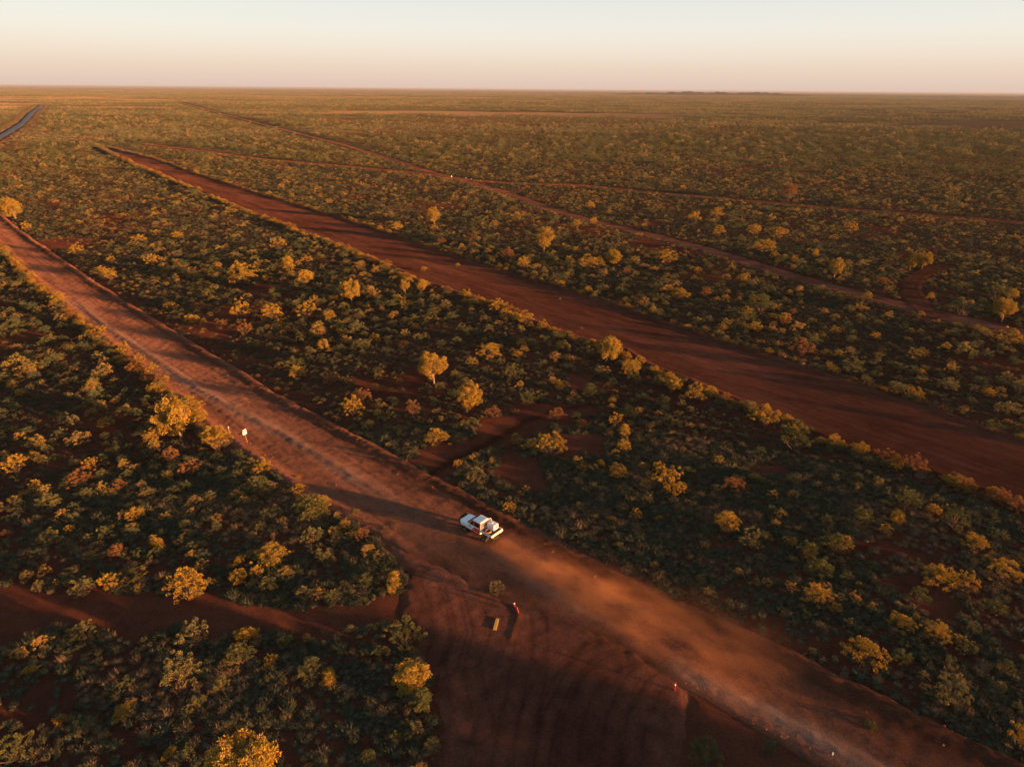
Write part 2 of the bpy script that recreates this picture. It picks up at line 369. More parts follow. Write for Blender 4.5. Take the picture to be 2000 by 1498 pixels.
def main_c(S, N, t, x, y):
    base = g3([.158, .064, .038], (.72+.4*noise(S*.2, N, 2.0, 45)+.2*noise(S, N, 9, 49))*(1+.35*sstep(S, S.max()*.22, S.max()*.5) if main_flip else 1+.35*(1-sstep(S, S.max()*.5, S.max()*.78))))  # far left end brighter: its sunlit look is put into the colour
    a, b = mainS.edges(S[:, 0]); lo = np.minimum(a, b)[:, None]-.3; hi = np.maximum(a, b)[:, None]+.3
    du = hi-N if upS > 0 else N-lo
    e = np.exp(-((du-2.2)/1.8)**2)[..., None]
    base = base*(1-.45*e)  # dark strip inside the upper edge: windrow shade painted into the colour
    for (ps, pn), amp in ((pale1, .55), (pale2, .8)):
        pp = np.interp(S, ps, pn)+.5*(noise(S, N*0, 9, 46)-.5)
        wd = .8+1.0*noise(S, N*0, 14, 47)
        k = np.exp(-((N-pp)/wd)**2)*sstep(S, ps[0]-14, ps[0]+12)*(1-sstep(S, ps[-1]-12, ps[-1]+14))*amp*(.55+.45*noise(x, y, .8, 48))
        base = base*(1-k[..., None])+g3([.29, .18, .135], k)
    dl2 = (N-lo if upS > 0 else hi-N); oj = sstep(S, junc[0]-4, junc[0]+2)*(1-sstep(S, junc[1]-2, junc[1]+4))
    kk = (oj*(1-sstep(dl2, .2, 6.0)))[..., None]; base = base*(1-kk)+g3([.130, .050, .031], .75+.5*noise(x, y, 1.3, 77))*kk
    return base
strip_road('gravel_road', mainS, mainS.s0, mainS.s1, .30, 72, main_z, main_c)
upF = np.sign(np.mean(farS.nu)-np.mean(farS.nl))
def far_z(S, N, lo, hi, x, y):
    du, dl = (hi-N, N-lo) if upF > 0 else (N-lo, hi-N)
    mod = .4+1.2*noise(S, N*0, 9, 51)
    z = .04+.30*mod*np.exp(-((du-.9)/.8)**2)+.35*mod*np.exp(-((dl-.8)/.8)**2)
    z = z+.12*(noise(S*.15, N, 4.0, 52)-.5)+.05*(noise(S*.4, N, 1.3, 53)-.5)+.03*(noise(x, y, .8, 54)-.5)
    edge = np.minimum(du, dl)
    return z+.12-.35*(1-sstep(edge, 0, .6))
def far_c(S, N, t, x, y):
    k = .45+.50*noise(S*.12, N, 2.5, 55)+.35*noise(S*.3, N*1.2, .8, 56)+.35*noise(S*.5, N, 12, 57)-.15*np.exp(-((N-np.mean(N)+3+2*noise(S, N*0, 30, 58))/.35)**2)-.15*np.exp(-((N-np.mean(N)+4.8+2*noise(S, N*0, 30, 58))/.35)**2)
    return g3([.092, .034, .022], k)
strip_road('wide_red_road', farS, farS.s0, farS.s1, .9, 40, far_z, far_c)

def ribbon(name, P, half, col, zo, step=4.0, mat=None, endx=0):
    seg = np.hypot(*np.diff(P, axis=0).T); L = np.concatenate([[0], np.cumsum(seg)])
    n = max(8, int(L[-1]/step)); s = np.linspace(0, L[-1], n)
    cx = np.interp(s, L, P[:, 0]); cyy = np.interp(s, L, P[:, 1])
    for _ in range(3):
        cx[1:-1] = (cx[:-2]+2*cx[1:-1]+cx[2:])/4; cyy[1:-1] = (cyy[:-2]+2*cyy[1:-1]+cyy[2:])/4
    tx = np.gradient(cx); ty = np.gradient(cyy); l = np.hypot(tx, ty); nx = -ty/l; ny = tx/l
    t = np.linspace(-1, 1, 9)
    hw = half*(1+.25*(noise(s, s*0, 9, 61)-.5))
    x = cx[:, None]+nx[:, None]*hw[:, None]*t; y = cyy[:, None]+ny[:, None]*hw[:, None]*t
    r = np.hypot(x, y)
    z = zo+.0003*r+.07*(np.exp(-((np.abs(t)-.85)/.15)**2))[None]*(r < 900)-.06*np.exp(-((np.abs(t)-.45)/.2)**2)[None]
    z[:, 0] -= .25; z[:, -1] -= .25
    c = g3(col, .7+.6*noise(s[:, None]+0*t, x*0+t*half, 2.5, 62))
    n0, n1 = x.shape; ii = (np.arange(n0-1)[:, None]*n1+np.arange(n1-1)[None]).ravel(); F = np.stack([ii, ii+n1, ii+n1+1, ii+1], -1)
    V = np.stack([x.ravel(), y.ravel(), z.ravel()], -1)
    if np.cross(V[F[0, 1]]-V[F[0, 0]], V[F[0, 3]]-V[F[0, 0]])[2] < 0: F = F[:, ::-1]
    me = mesh_np(name, V, F, mat or M['road'], True, {'Col': np.concatenate([c.reshape(-1, 3), np.ones((c.size//3, 1))], 1), 'rd': np.stack([np.repeat(s, 9), np.tile(t*half, n0), np.zeros(n0*9)], -1)})
    return tag(link(name, me), kind='structure')
ribbon('narrow_track', thinP, 3.6, [.15, .060, .037], .10, 2.0)
ribbon('cross_track', crossP, 3.8, [.13, .047, .029], .06, 3.0)
ribbon('loop_track', loopP, 3.0, [.10, .034, .02], .14, 1.5)
M['asph'] = simple('old bitumen', (.095, .108, .118), .8, 0, .2, .2)
ribbon('sealed_road', blueP, 3.8, [.1, .1, .11], .25, 8.0, M['asph'])

# junction apron: a fan of bare dirt south of the gravel road
xs = np.arange(-22, 22, .20); ys = np.arange(26, 78, .20)
X, Y = np.meshgrid(xs, ys, indexing='ij'); ds_ = apron_sd(X, Y)+2.6*(noise(X, Y, 3.2, 71)-.5)+1.2*(noise(X, Y, .9, 79)-.5)
nearm = mainS.sdist(X, Y)
z = .10+.035*(noise(X, Y, 9, 72)-.5)+.03*(noise(X, Y, 1.2, 73)-.5)+.02*(noise(X, Y, .5, 74)-.5)
def berm(pts, w, h):
    global z
    P = np.array([G(*p) for p in pts]); best = np.full(X.shape, 1e9)
    for a, b in zip(P[:-1], P[1:]):
        ab = b-a; t = np.clip(((X-a[0])*ab[0]+(Y-a[1])*ab[1])/(ab@ab), 0, 1)
        best = np.minimum(best, np.hypot(X-a[0]-t*ab[0], Y-a[1]-t*ab[1]))
    z = z+h*(.5+noise(X, Y, 1.5, 75))*np.exp(-(best/w)**2)
berm([(893, 1600), (900, 1490), (935, 1400), (955, 1330), (976, 1275)], .22, -.08)
berm([(905, 1490), (942, 1400), (962, 1330), (982, 1280)], .30, .04)
berm([(1006, 1185), (1012, 1205), (1004, 1225), (1000, 1245)], .30, .07)
tracks = [[(1010, 1600), (1030, 1498), (1050, 1400), (1085, 1320), (1140, 1262), (1220, 1235), (1300, 1250)],
          [(1075, 1600), (1085, 1498), (1100, 1400), (1140, 1320), (1190, 1280), (1270, 1265), (1340, 1290)],
          [(985, 1600), (1000, 1498), (1015, 1400), (1030, 1330), (1040, 1260), (1035, 1200), (1010, 1160), (960, 1120)],
          [(1200, 1600), (1210, 1498), (1225, 1400), (1262, 1330), (1310, 1300)],
          [(860, 1300), (880, 1240), (870, 1180), (850, 1130)], [(925, 1420), (905, 1300), (925, 1230), (900, 1150)]]
for tp in tracks: berm(tp, .20, -.010)

z = z-.22*sstep(ds_, -1.2, .6)-.10*(1-sstep(nearm, -1.2, .4))
kt = .55+.45*noise(X, Y, 6, 76)+.35*noise(X, Y, 1.2, 77)+.2*noise(X, Y, .6, 78)
dk = np.exp(-((X-7)/7)**2-((Y-40)/12)**2)  # darker soil, plus lens vignette darkening put into the colour
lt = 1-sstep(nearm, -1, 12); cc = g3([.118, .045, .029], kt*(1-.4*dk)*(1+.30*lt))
for tp in tracks:
    Pt = np.array([G(*p) for p in tp]); best = np.full(X.shape, 1e9)
    for a, b in zip(Pt[:-1], Pt[1:]):
        ab = b-a; t = np.clip(((X-a[0])*ab[0]+(Y-a[1])*ab[1])/(ab@ab), 0, 1); best = np.minimum(best, np.hypot(X-a[0]-t*ab[0], Y-a[1]-t*ab[1]))
    best = best+.3*(noise(X, Y, 2, 131)-.5)
    for off, am in ((0, -.30), (.8, .10), (1.6, -.28)): cc = cc*(1+am*np.exp(-((best-off)/.17)**2)*(.4+.9*noise(X, Y, 3, 132)))[..., None]
keep = (ds_ < .8) & (nearm > -1.6)
n0, n1 = X.shape; ii = (np.arange(n0-1)[:, None]*n1+np.arange(n1-1)[None])
q = (keep[:-1, :-1] & keep[1:, :-1] & keep[1:, 1:] & keep[:-1, 1:])
ii = ii[q]; F = np.stack([ii, ii+n1, ii+n1+1, ii+1], -1)
idx = np.full(n0*n1, -1); us = np.unique(F); idx[us] = np.arange(len(us))
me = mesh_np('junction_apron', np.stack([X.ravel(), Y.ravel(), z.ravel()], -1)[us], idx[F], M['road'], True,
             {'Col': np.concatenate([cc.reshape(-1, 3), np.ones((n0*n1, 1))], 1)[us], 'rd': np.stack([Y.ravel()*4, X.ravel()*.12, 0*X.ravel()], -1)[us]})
tag(link('junction_apron', me), kind='structure')

# distant low hills
hx = []
for (pu, hgt, wd_) in ((1215, 30, 900), (1262, 34, 900), (1305, 40, 1000), (1345, 44, 900), (1400, 50, 1300), (1452, 38, 900), (1492, 32, 900)):
    hx.append((pu, hgt, wd_))
a = np.linspace(1180, 1530, 260); D = 8800.
px_ = np.array([(u-1000)/FPX*D for u in a]); prof = sum(h*np.exp(-(((a-u)/FPX*D)/(w/3.2))**2) for u, h, w in hx)*(.6+.8*noise(a, a*0, 5, 81))*.40
t = np.linspace(-1, 1, 17); V = np.stack([np.repeat(px_, 17), D+np.tile(t, 260)*380, np.repeat(prof, 17)*np.tile(np.cos(t*math.pi/2)**1.3, 260)-1.0], -1)
ii = (np.arange(259)[:, None]*17+np.arange(16)[None]).ravel(); F = np.stack([ii, ii+17, ii+18, ii+1], -1)
me = mesh_np('hills', V, F, M['soil'], True, {'Col': np.tile([.07, .035, .028, 1], (len(V), 1))})
tag(link('hills', me), kind='structure')

# ------------------------------------------------------------------ plant shapes
def leaves(pos, dirn, L, Wd, r):
    n = len(pos); dirn = dirn/np.linalg.norm(dirn, axis=1, keepdims=True)
    sd_ = np.cross(dirn, r.normal(size=(n, 3))); sd_ /= np.linalg.norm(sd_, axis=1, keepdims=True)
    L = np.asarray(L).reshape(-1, 1)*np.ones((n, 1)); Wd = np.asarray(Wd).reshape(-1, 1)*np.ones((n, 1))
    V = np.stack([pos, pos+dirn*L*.5+sd_*Wd*.5, pos+dirn*L, pos+dirn*L*.5-sd_*Wd*.5], 1).reshape(-1, 3)
    return V, np.arange(n*4).reshape(-1, 4)
def tube(P, R, sides=5):
    P = np.asarray(P, float); n = len(P); V = []; 
    for i in range(n):
        d = P[min(i+1, n-1)]-P[max(i-1, 0)]; d /= np.linalg.norm(d)+1e-9
        a = np.cross(d, [.3, .9, .1]); a /= np.linalg.norm(a); b = np.cross(d, a)
        for k in range(sides):
            t = 2*math.pi*k/sides; V.append(P[i]+R[i]*(a*math.cos(t)+b*math.sin(t)))
    F = [[i*sides+k, i*sides+(k+1) % sides, (i+1)*sides+(k+1) % sides, (i+1)*sides+k] for i in range(n-1) for k in range(sides)]
    return np.array(V), np.array(F)
def join(parts):
    V = []; F = []; o = 0
    for v, f in parts: V.append(v); F.append(f+o); o += len(v)
    return np.concatenate(V), np.concatenate(F)
def shrub_geo(seed, ncl=14, nl=1500, hgt=.62, leaf=.05, spray=.75, flat=1.0, crad=.13):
    r = np.random.default_rng(seed)
    th = r.uniform(0, 2*math.pi, ncl); q = np.sqrt(r.uniform(0, 1, ncl))*.45
    cx = np.cos(th)*q*(1+.25*r.normal(size=ncl)); cyy = np.sin(th)*q*flat
    cz = hgt*(.34+.52*np.sqrt(np.clip(1-(q/.46)**2, 0, 1)))*r.uniform(.55, 1.22, ncl)
    c = np.stack([cx, cyy, cz], 1); rc = crad*r.uniform(.65, 1.35, ncl)
    k = r.integers(0, ncl, nl); g = r.normal(size=(nl, 3)); g /= np.linalg.norm(g, axis=1, keepdims=True)
    g[:, 2] = np.abs(g[:, 2])*1.0-.25
    pos = c[k]+g*(rc[k]*r.uniform(.45, 1.0, nl)**.6)[:, None]
    pos[:, 2] = np.maximum(pos[:, 2], .03)
    dirn = (pos-np.array([0, 0, -.1]))*spray/.5+g*.8+r.normal(size=(nl, 3))*.55
    V, F = leaves(pos, dirn, leaf*r.uniform(.7, 1.4, nl), leaf*.34*r.uniform(.7, 1.3, nl), r)
    tint = np.repeat(np.clip(.5+.28*r.normal(size=ncl)[k]+.12*r.normal(size=nl), 0, .999), 4)
    st = []
    for i in range(0, ncl, max(1, ncl//20)):
        m = c[i]*np.array([.45, .45, .5])+r.normal(size=3)*.03
        st.append(tube([[0, 0, -.03], m*.5+[0, 0, .01], m, c[i]], [.014, .011, .008, .004], 4))
    return V, F, tint, join(st)
def tree_geo(seed, ncl=130, nl=11000, hgt=1.0, leaf=.030, lean=.0, base=.36, crad=.062):
    r = np.random.default_rng(seed)
    c = []
    while len(c) < ncl:
        p = r.uniform(-1, 1, 3)
        if .12 < p@p < 1 and math.sin(p[0]*4.3+seed)+math.sin(p[1]*5.1+seed*2)+math.sin(p[2]*4+seed*3) > -1.1: c.append(p*[.38, .38, (1-base)*.5*hgt]+[lean, 0, hgt*(base+(1-base)*.48)])
    c = np.array(c); rc = crad*r.uniform(.6, 1.3, ncl)
    k = r.integers(0, ncl, nl); g = r.normal(size=(nl, 3)); g /= np.linalg.norm(g, axis=1, keepdims=True); g[:, 2] = g[:, 2]*.8
    pos = c[k]+g*(rc[k]*r.uniform(.3, 1.0, nl)**.5)[:, None]
    V, F = leaves(pos, g+r.normal(size=(nl, 3))*.7+[0, 0, -.1], leaf*r.uniform(.7, 1.4, nl), leaf*.5*r.uniform(.7, 1.3, nl), r)
    tint = np.repeat(np.clip(.5+.25*r.normal(size=ncl)[k]+.1*r.normal(size=nl), 0, .999), 4)
    top = np.array([lean*.6, 0, hgt*base]); st = [tube([[0, 0, -.04], [lean*.2, .01, hgt*base*.5], top], [.035, .028, .022], 7)]
    forks = [top+[r.uniform(-.12, .12), r.uniform(-.12, .12), hgt*r.uniform(.08, .2)] for _ in range(5)]
    for f in forks: st.append(tube([top, (top+f)/2+r.normal(size=3)*.01, f], [.020, .016, .012], 5))
    for i in range(ncl):
        f = forks[int(np.argmin([np.linalg.norm(c[i]-q) for q in forks]))]
        st.append(tube([f, (f+c[i])/2+r.normal(size=3)*.025, c[i]], [.011, .008, .004], 4))
    return V, F, tint, join(st)
def tuss_geo(seed, nb=150, hgt=.5, lean=1.0, wd=.045):
    r = np.random.default_rng(seed)
    th = r.uniform(0, 2*math.pi, nb); el = np.arccos(r.uniform(.05, 1, nb)**.8)*lean
    dirn = np.stack([np.sin(el)*np.cos(th), np.sin(el)*np.sin(th), np.cos(el)*hgt/.5], 1)
    root = np.stack([np.cos(th), np.sin(th), 0*th], 1)*r.uniform(0, .22, nb)[:, None]
    L = r.uniform(.28, .48, nb)
    V, F = leaves(root+[0, 0, -.02], dirn, L, wd, r)
    tint = np.repeat(np.clip(.5+.2*r.normal(size=nb), 0, .999), 4)
    # inner mound so no soil shows through the middle
    m = 10; t = np.arange(m)*2*math.pi/m; rr_ = .30*r.uniform(.85, 1.15, m); r2 = .19*r.uniform(.85, 1.15, m)
    dv = np.concatenate([np.stack([rr_*np.cos(t), rr_*np.sin(t), 0*t-.03], 1), np.stack([r2*np.cos(t), r2*np.sin(t), 0*t+min(hgt, .45)*.36], 1), [[0, 0, min(hgt, .45)*.46]]*1])
    df = np.array([[i, (i+1) % m, m+(i+1) % m, m+i] for i in range(m)]+[[m+i, m+(i+1) % m, 2*m, 2*m] for i in range(m)])
    keepf = df[:m]; tri = np.array([[m+i, m+(i+1) % m, 2*m] for i in range(m)])
    o = len(V); V = np.concatenate([V, dv]); tint = np.concatenate([tint, np.full(len(dv), .25)])
    return V, [F, keepf+o, tri+o], tint

print("plant meshes")
shr = {}
specs = {'mound': dict(ncl=80, nl=4200, hgt=.60, leaf=.040, spray=.6, crad=.058), 'upright': dict(ncl=64, nl=4000, hgt=.84, leaf=.042, spray=1.1, crad=.055),
         'open': dict(ncl=46, nl=3000, hgt=.78, leaf=.046, spray=1.3, crad=.055), 'long': dict(ncl=80, nl=4200, hgt=.56, leaf=.038, flat=.6, crad=.06), 'ball': dict(ncl=95, nl=4600, hgt=.80, leaf=.036, crad=.055)}
for nm, kw in specs.items():
    shr[nm] = []
    for s in range(4):
        V, F, tint, (sv, sf) = shrub_geo(100+s+7*len(shr)*13, **kw)
        shr[nm].append((V, F, tint, mesh_np('stem', sv, sf, M['twig'])))
tre = []
for s in range(6):
    V, F, tint, (sv, sf) = tree_geo(300+s, hgt=[.95, .85, 1.1, .88, 1.0, .8][s], lean=[.05, -.08, .02, .1, -.04, 0][s], base=[.2, .16, .26, .2, .24, .16][s])
    tre.append((V, F, tint, mesh_np('trunk', sv, sf, M['bark'])))
_mc = {}
def leafmesh(fam, i, mat):
    k = (fam, i, mat)
    if k not in _mc:
        V, F, tint, _ = (tre if fam == 'tree' else shr[fam])[i]
        _mc[k] = mesh_np('crown' if fam == 'tree' else 'foliage', V, F, M[mat], False, {'tint': tint})
    return _mc[k]
tus = [tuss_geo(500, 170, .42), tuss_geo(501, 110, .75, .7, .035), tuss_geo(502, 190, .5, 1.0, .035), tuss_geo(503, 60, .95, .45, .028), tuss_geo(504, 150, .26, 1.1, .04)]
def tussmesh(i, mat):
    k = ('t', i, mat)
    if k not in _mc: _mc[k] = mesh_np('spinifex', tus[i][0], tus[i][1], M[mat], False, {'tint': tus[i][2]})
    return _mc[k]

# ------------------------------------------------------------------ every plant picked out from the photograph: x, base y, width (px), kind
# y yellow green, g dark green, k grey green, r rusty; capital T first = tree
P_ = """T355,855,80y 301,868,38y 425,880,60y 368,784,25y 379,800,36y 392,826,42y 512,924,44y 372,932,42r 335,905,40r 179,918,28y 164,950,52r 236,962,28r 72,958,24y
42,776,25y 583,958,30y 581,934,13y 509,970,55g 612,1012,76g 628,1000,40y 268,1018,35y 100,992,48k 310,1076,44y 530,1102,60g 362,1034,28k 132,683,20y 245,694,30y 198,654,28y 157,626,20y
275,712,26y 298,730,28y 322,748,28y 208,833,30y 37,925,42y 67,900,30y T633,684,28y 548,640,22y 576,719,40g 583,744,36y 650,752,35r 479,658,38r 432,644,25r 375,633,30y 472,625,46y 533,628,46y 600,624,44y 647,630,25y 496,684,30g
T32,428,46y 55,452,22y 151,500,28y 198,540,28y 218,549,30y 333,606,26y 392,608,24r 271,474,28y 308,464,18y 348,468,24y 218,514,18y 301,521,28y 563,530,46y 600,516,26y 596,556,46y 476,560,60y 519,549,24y 543,490,30y 616,463,12y 117,592,32y 62,545,20y 33,525,20y
T848,752,62y T911,808,58y 961,818,32r 692,814,46y 807,814,38r 710,784,34r 853,870,48y 1074,892,62y 1092,764,32y 955,706,48y 1012,703,26y 1018,684,26y T1183,706,52y 1203,694,32y 1230,732,46y T1310,764,38y 1196,788,20y 1203,832,34y 1219,855,40y 1226,816,38g 1218,881,32y 1085,824,36r 1136,837,28r 1173,909,24y 1206,934,48y 1136,918,22y 1286,926,34y 1300,960,66y 1325,968,30y 928,942,40k 894,912,20y 995,999,27y 1196,1020,22y 1241,1015,28y 1286,1018,20y 732,665,22y 789,681,20r 673,1032,28y 712,1018,13y 693,1005,20k 710,1055,30r 717,1075,22y 752,1035,13k 1028,794,36g 1002,748,48g 1152,777,36g 720,838,28k 1008,871,30g
769,1150,54y 972,1162,38k 790,1258,80g T801,1345,80y T817,1390,56g 810,1440,45k 774,1450,30g 844,1468,36g 720,1484,32g 717,1148,36g
368,1172,82y 164,1167,48k 219,1154,45y 80,1159,30k 470,1104,30y 468,1144,46y 503,1132,30y 536,1104,60y 596,1177,42k 526,1163,38g 172,1253,46k 383,1260,64k 486,1253,54y 472,1302,60g 359,1336,82k 532,1303,30y 60,1321,32y 241,1406,48y 434,1349,38k 124,1418,28y 171,1440,48k 332,1480,32y T474,1560,150y 30,1490,74g 231,1088,35r 97,1062,42k 13,1049,20r 610,1325,56g 645,1335,46y 137,1043,20y 613,1063,40k 633,1101,40k
1357,784,44y 1491,834,56y 1625,874,26y 1548,882,70g 1732,908,42r 1782,922,46r 1853,948,36y 1883,962,44r 1946,984,46r 1983,1000,50r 1430,959,46r 1417,1038,62y 1464,1074,50k 1494,1056,30y 1564,696,44r 1474,648,28y 1531,633,30y 1708,664,22y 1799,698,28y 1662,735,46k 1782,783,36y 1749,768,38k 1933,845,36g 1849,764,40k 1930,775,30y 1900,764,22k 1963,680,46y 1986,770,40k 1719,737,16y 1765,1002,60g 1749,1024,45y 1822,1009,30y 1859,1038,58g 1575,1096,46g 1631,1084,60g 1343,932,32g 1611,1031,30k 1682,1026,50g 1725,1048,26y
1578,1088,42y 1648,1080,36y 1595,1130,62g 1591,1187,60y 1628,1202,30y 1685,1292,78y 1853,1380,74k 1832,1147,68y 1883,1152,50y 1953,1140,60y 1789,1188,42g 1755,1233,56y 1826,1260,54y 1985,1462,62y 1375,1488,72g 1900,1072,50y 1759,1295,42g 1886,1284,40g
T1776,526,28y T1799,527,35y T1628,544,34y 1591,503,25y 1660,459,28y 1497,499,34y 1477,488,20y 1511,508,20y 1551,518,20y 1722,556,26r 1739,512,30g 1578,539,34g 1943,590,58k 1976,585,34y T1956,629,46y 1879,617,50k 1816,586,24y 1692,592,25y 1471,459,34y 1404,464,24y 1355,434,30y 1399,428,26y 1521,468,28y 1417,535,16y 1362,536,16y 1451,556,24y 1484,610,58g 1457,619,30y 1531,633,28r 1541,578,16y 1548,614,18r 1377,582,24r 1494,381,13y 1551,381,14y 1538,391,34r 1541,356,10y 1477,356,9y 1409,383,10y
T848,440,30y 848,452,20y T1062,493,40y 1022,528,30y T1199,517,34y 1146,526,40y 1169,518,26y 1303,517,38y T821,572,26y T792,575,22y 774,588,18y 734,538,22y T687,590,46y 787,597,15y 757,518,18r 799,545,16r 972,609,34y 988,629,30y 1025,636,36y 911,586,24y 941,593,24y 1062,648,25y 965,448,18y 1018,448,11r 776,451,26y 863,478,22r 918,475,20r 992,512,30r 961,511,14y 1152,411,22y 1159,438,22y 1126,448,20y 1223,538,20r 1085,555,12y 1149,575,20y 1327,583,40y 828,530,14y 700,520,10r 894,520,10y 1094,586,6y 1136,644,8r 1057,359,12y T925,343,10y
2010,1120,60g 1940,1200,46g 1960,1320,40g 1700,1420,30g 1500,1470,34g"""
recs = []
for tok in P_.split():
    T = tok[0] == 'T'; tok = tok.lstrip('T'); kk = tok[-1]; a, b, w = [float(q) for q in tok[:-1].split(',')]
    recs.append([a, b, w, kk, T])
rp = np.array([G(r_[0], r_[1]) for r_ in recs]); rz_ = height(rp[:, 0], rp[:, 1])
MAT = {'y': 'golden', 'g': 'green', 'k': 'greygreen', 'r': 'rust'}
ADJ = {'y': 'yellow-green', 'g': 'dark green', 'k': 'grey-green', 'r': 'rusty brown'}
LM = [('the white utility truck', 943, 1045), ('the yellow plank', 968, 1222), ('the white roadside sign', 484, 866), ('the red and white post', 1317, 1338),
      ('the orange bollards', 1006, 1190), ('the lower left corner', 0, 1498), ('the lower right corner', 2000, 1498), ("the round junction tree", 801, 1310),
      ("the huge bottom tree", 474, 1450), ("the lower left clearing", 260, 1205), ("the side track", 990, 840),
      ("the twin trees", 1790, 500), ("the left edge tree", 32, 410), ("the wide road's far end", 205, 292),
      ('the loop track', 1790, 560), ('the small far sign', 882, 350), ("the broad middle tree", 848, 720), ("the right edge", 2000, 640),
      ("the lower right edge", 2000, 1080), ("the left edge", 0, 980), ("mid gravel road", 430, 740), ("mid wide road", 1130, 610),
      ("the low roadside tree", 355, 840), ("the pale gravel streak", 1500, 1300), ("the bottom edge", 700, 1498), ("the lower right hollow", 1790, 1170),
      ("the lone verge tree", 1310, 745), ('the cross track', 1400, 385), ("the right verge", 1640, 875)]
ORD = ['', 'second ', 'third ', 'fourth ', 'fifth ', 'sixth ', 'seventh ', 'eighth ', 'ninth ', 'tenth ', 'eleventh ', 'twelfth ', 'thirteenth ', 'fourteenth ', 'fifteenth ', 'sixteenth ']
def make_labels(items, noun, maxord=15):
    """items: (u, v, size word, colour word) -> a label each, from look and nearest landmark"""
    groups = {}
    for i, (u, v, sz, co) in enumerate(items):
        d = [math.hypot(u-a, (v-b)*1.3) for _, a, b in LM]; k = int(np.argmin(d)); nm, a, b = LM[k]
        du = u-a; dv = (v-b)*1.3
        if abs(du) > abs(dv)*2: rel = 'right of' if du > 0 else 'left of'
        elif abs(dv) > abs(du)*2: rel = 'below' if dv > 0 else 'above'
        else: rel = ('lower ' if dv > 0 else 'upper ')+('right of' if du > 0 else 'left of')
        groups.setdefault((sz, co, rel, nm), []).append((d[k], i))
    out = [None]*len(items)
    for (sz, co, rel, nm), L in groups.items():
        L.sort()
        for j, (_, i) in enumerate(L):
            if len(L) == 1: out[i] = f"{sz} {co} {noun} {rel} {nm}"
            else:
                o = ORD[min(j, maxord-1)]
                out[i] = f"{o}nearest {sz} {co} {noun} {rel} {nm}"
    return out
szs = []
for i, r_ in enumerate(recs):
    w = r_[2]*depth(*rp[i])/FPX; r_.append(w)
    szs.append('large' if w > 5 else 'medium' if w > 3.2 else 'small' if w > 1.8 else 'tiny')
shape_words = {'mound': 'rounded', 'upright': 'upright', 'open': 'open-branched', 'long': 'spreading', 'ball': 'bushy'}
fams = []
for i, r_ in enumerate(recs):
    fams.append('tree' if r_[4] else random.choice({'y': ['mound', 'upright', 'ball', 'long', 'open'], 'g': ['mound', 'ball', 'upright'], 'k': ['upright', 'open', 'mound'], 'r': ['open', 'mound', 'upright']}[r_[3]]))
for isT in (True, False):
    sel = [i for i, r_ in enumerate(recs) if r_[4] == isT]
    labs = make_labels([(recs[i][0], recs[i][1]-recs[i][2]*.3, szs[i], ADJ[recs[i][3]]+('' if isT else ' '+shape_words[fams[i]])) for i in sel], 'tree' if isT else 'shrub')
    for lb, i in zip(labs, sel):
        u, v, wpx, kk, T, w = recs[i]; mat = MAT[kk]; fam = fams[i]
        z = rz_[i]-.03*w
        o = thing('desert_tree' if T else 'shrub', lb, 'tree' if T else 'shrub', (rp[i][0], rp[i][1], z), random.uniform(0, 6.28), 'trees standing above the scrub' if T else 'larger shrubs in the scrub')
        zz = random.uniform(.85, 1.15)*(1.0 if T else 1.05)
        if i and recs[i][2] > 130: zz = .9
        w *= .98 if not T else 1.12; o.scale = (w, w*random.uniform(.85, 1.1), w*zz)
        j = random.randrange(6 if T else 4)
        link('crown' if T else 'foliage', leafmesh(fam, j, mat), o)
        link('trunk' if T else 'stem', (tre[j] if T else shr[fam][j])[3], o)

# ------------------------------------------------------------------ scattered ground cover: instances on points
def gn_scatter(name, pts, rot, scl, idx, sources, lab, cat):
    col = bpy.data.collections.new(name+' kinds')
    for i, (nm, m) in enumerate(sources):
        s = bpy.data.objects.new(f"{nm}.{900+i}", m); col.objects.link(s)
    me = bpy.data.meshes.new(name); me.vertices.add(len(pts)); me.vertices.foreach_set('co', np.asarray(pts, np.float32).ravel())
    me.attributes.new('rot', 'FLOAT_VECTOR', 'POINT').data.foreach_set('vector', np.asarray(rot, np.float32).ravel())
    me.attributes.new('scl', 'FLOAT_VECTOR', 'POINT').data.foreach_set('vector', np.asarray(scl, np.float32).ravel())
    me.attributes.new('idx', 'INT', 'POINT').data.foreach_set('value', np.asarray(idx, np.int32))
    me.update()
    o = link(name, me); tag(o, lab, cat, kind='stuff')
    ng = bpy.data.node_groups.new(name, 'GeometryNodeTree')
    ng.interface.new_socket('Geometry', in_out='INPUT', socket_type='NodeSocketGeometry'); ng.interface.new_socket('Geometry', in_out='OUTPUT', socket_type='NodeSocketGeometry')
    n = ng.nodes; l = ng.links; gi = n.new('NodeGroupInput'); go = n.new('NodeGroupOutput'); ip = n.new('GeometryNodeInstanceOnPoints'); ci = n.new('GeometryNodeCollectionInfo')
    ci.inputs['Collection'].default_value = col; ci.inputs['Separate Children'].default_value = True; ci.inputs['Reset Children'].default_value = True
    def att(nm, dt):
        a = n.new('GeometryNodeInputNamedAttribute'); a.data_type = dt; a.inputs['Name'].default_value = nm
        return [q for q in a.outputs if q.enabled and q.name == 'Attribute'][0]
    l.new(gi.outputs[0], ip.inputs['Points']); l.new(ci.outputs[0], ip.inputs['Instance']); ip.inputs['Pick Instance'].default_value = True
    l.new(att('idx', 'INT'), ip.inputs['Instance Index']); l.new(att('rot', 'FLOAT_VECTOR'), ip.inputs['Rotation']); l.new(att('scl', 'FLOAT_VECTOR'), ip.inputs['Scale'])
    l.new(ip.outputs[0], go.inputs[0])
    md = o.modifiers.new('scatter', 'NODES'); md.node_group = ng
    return o
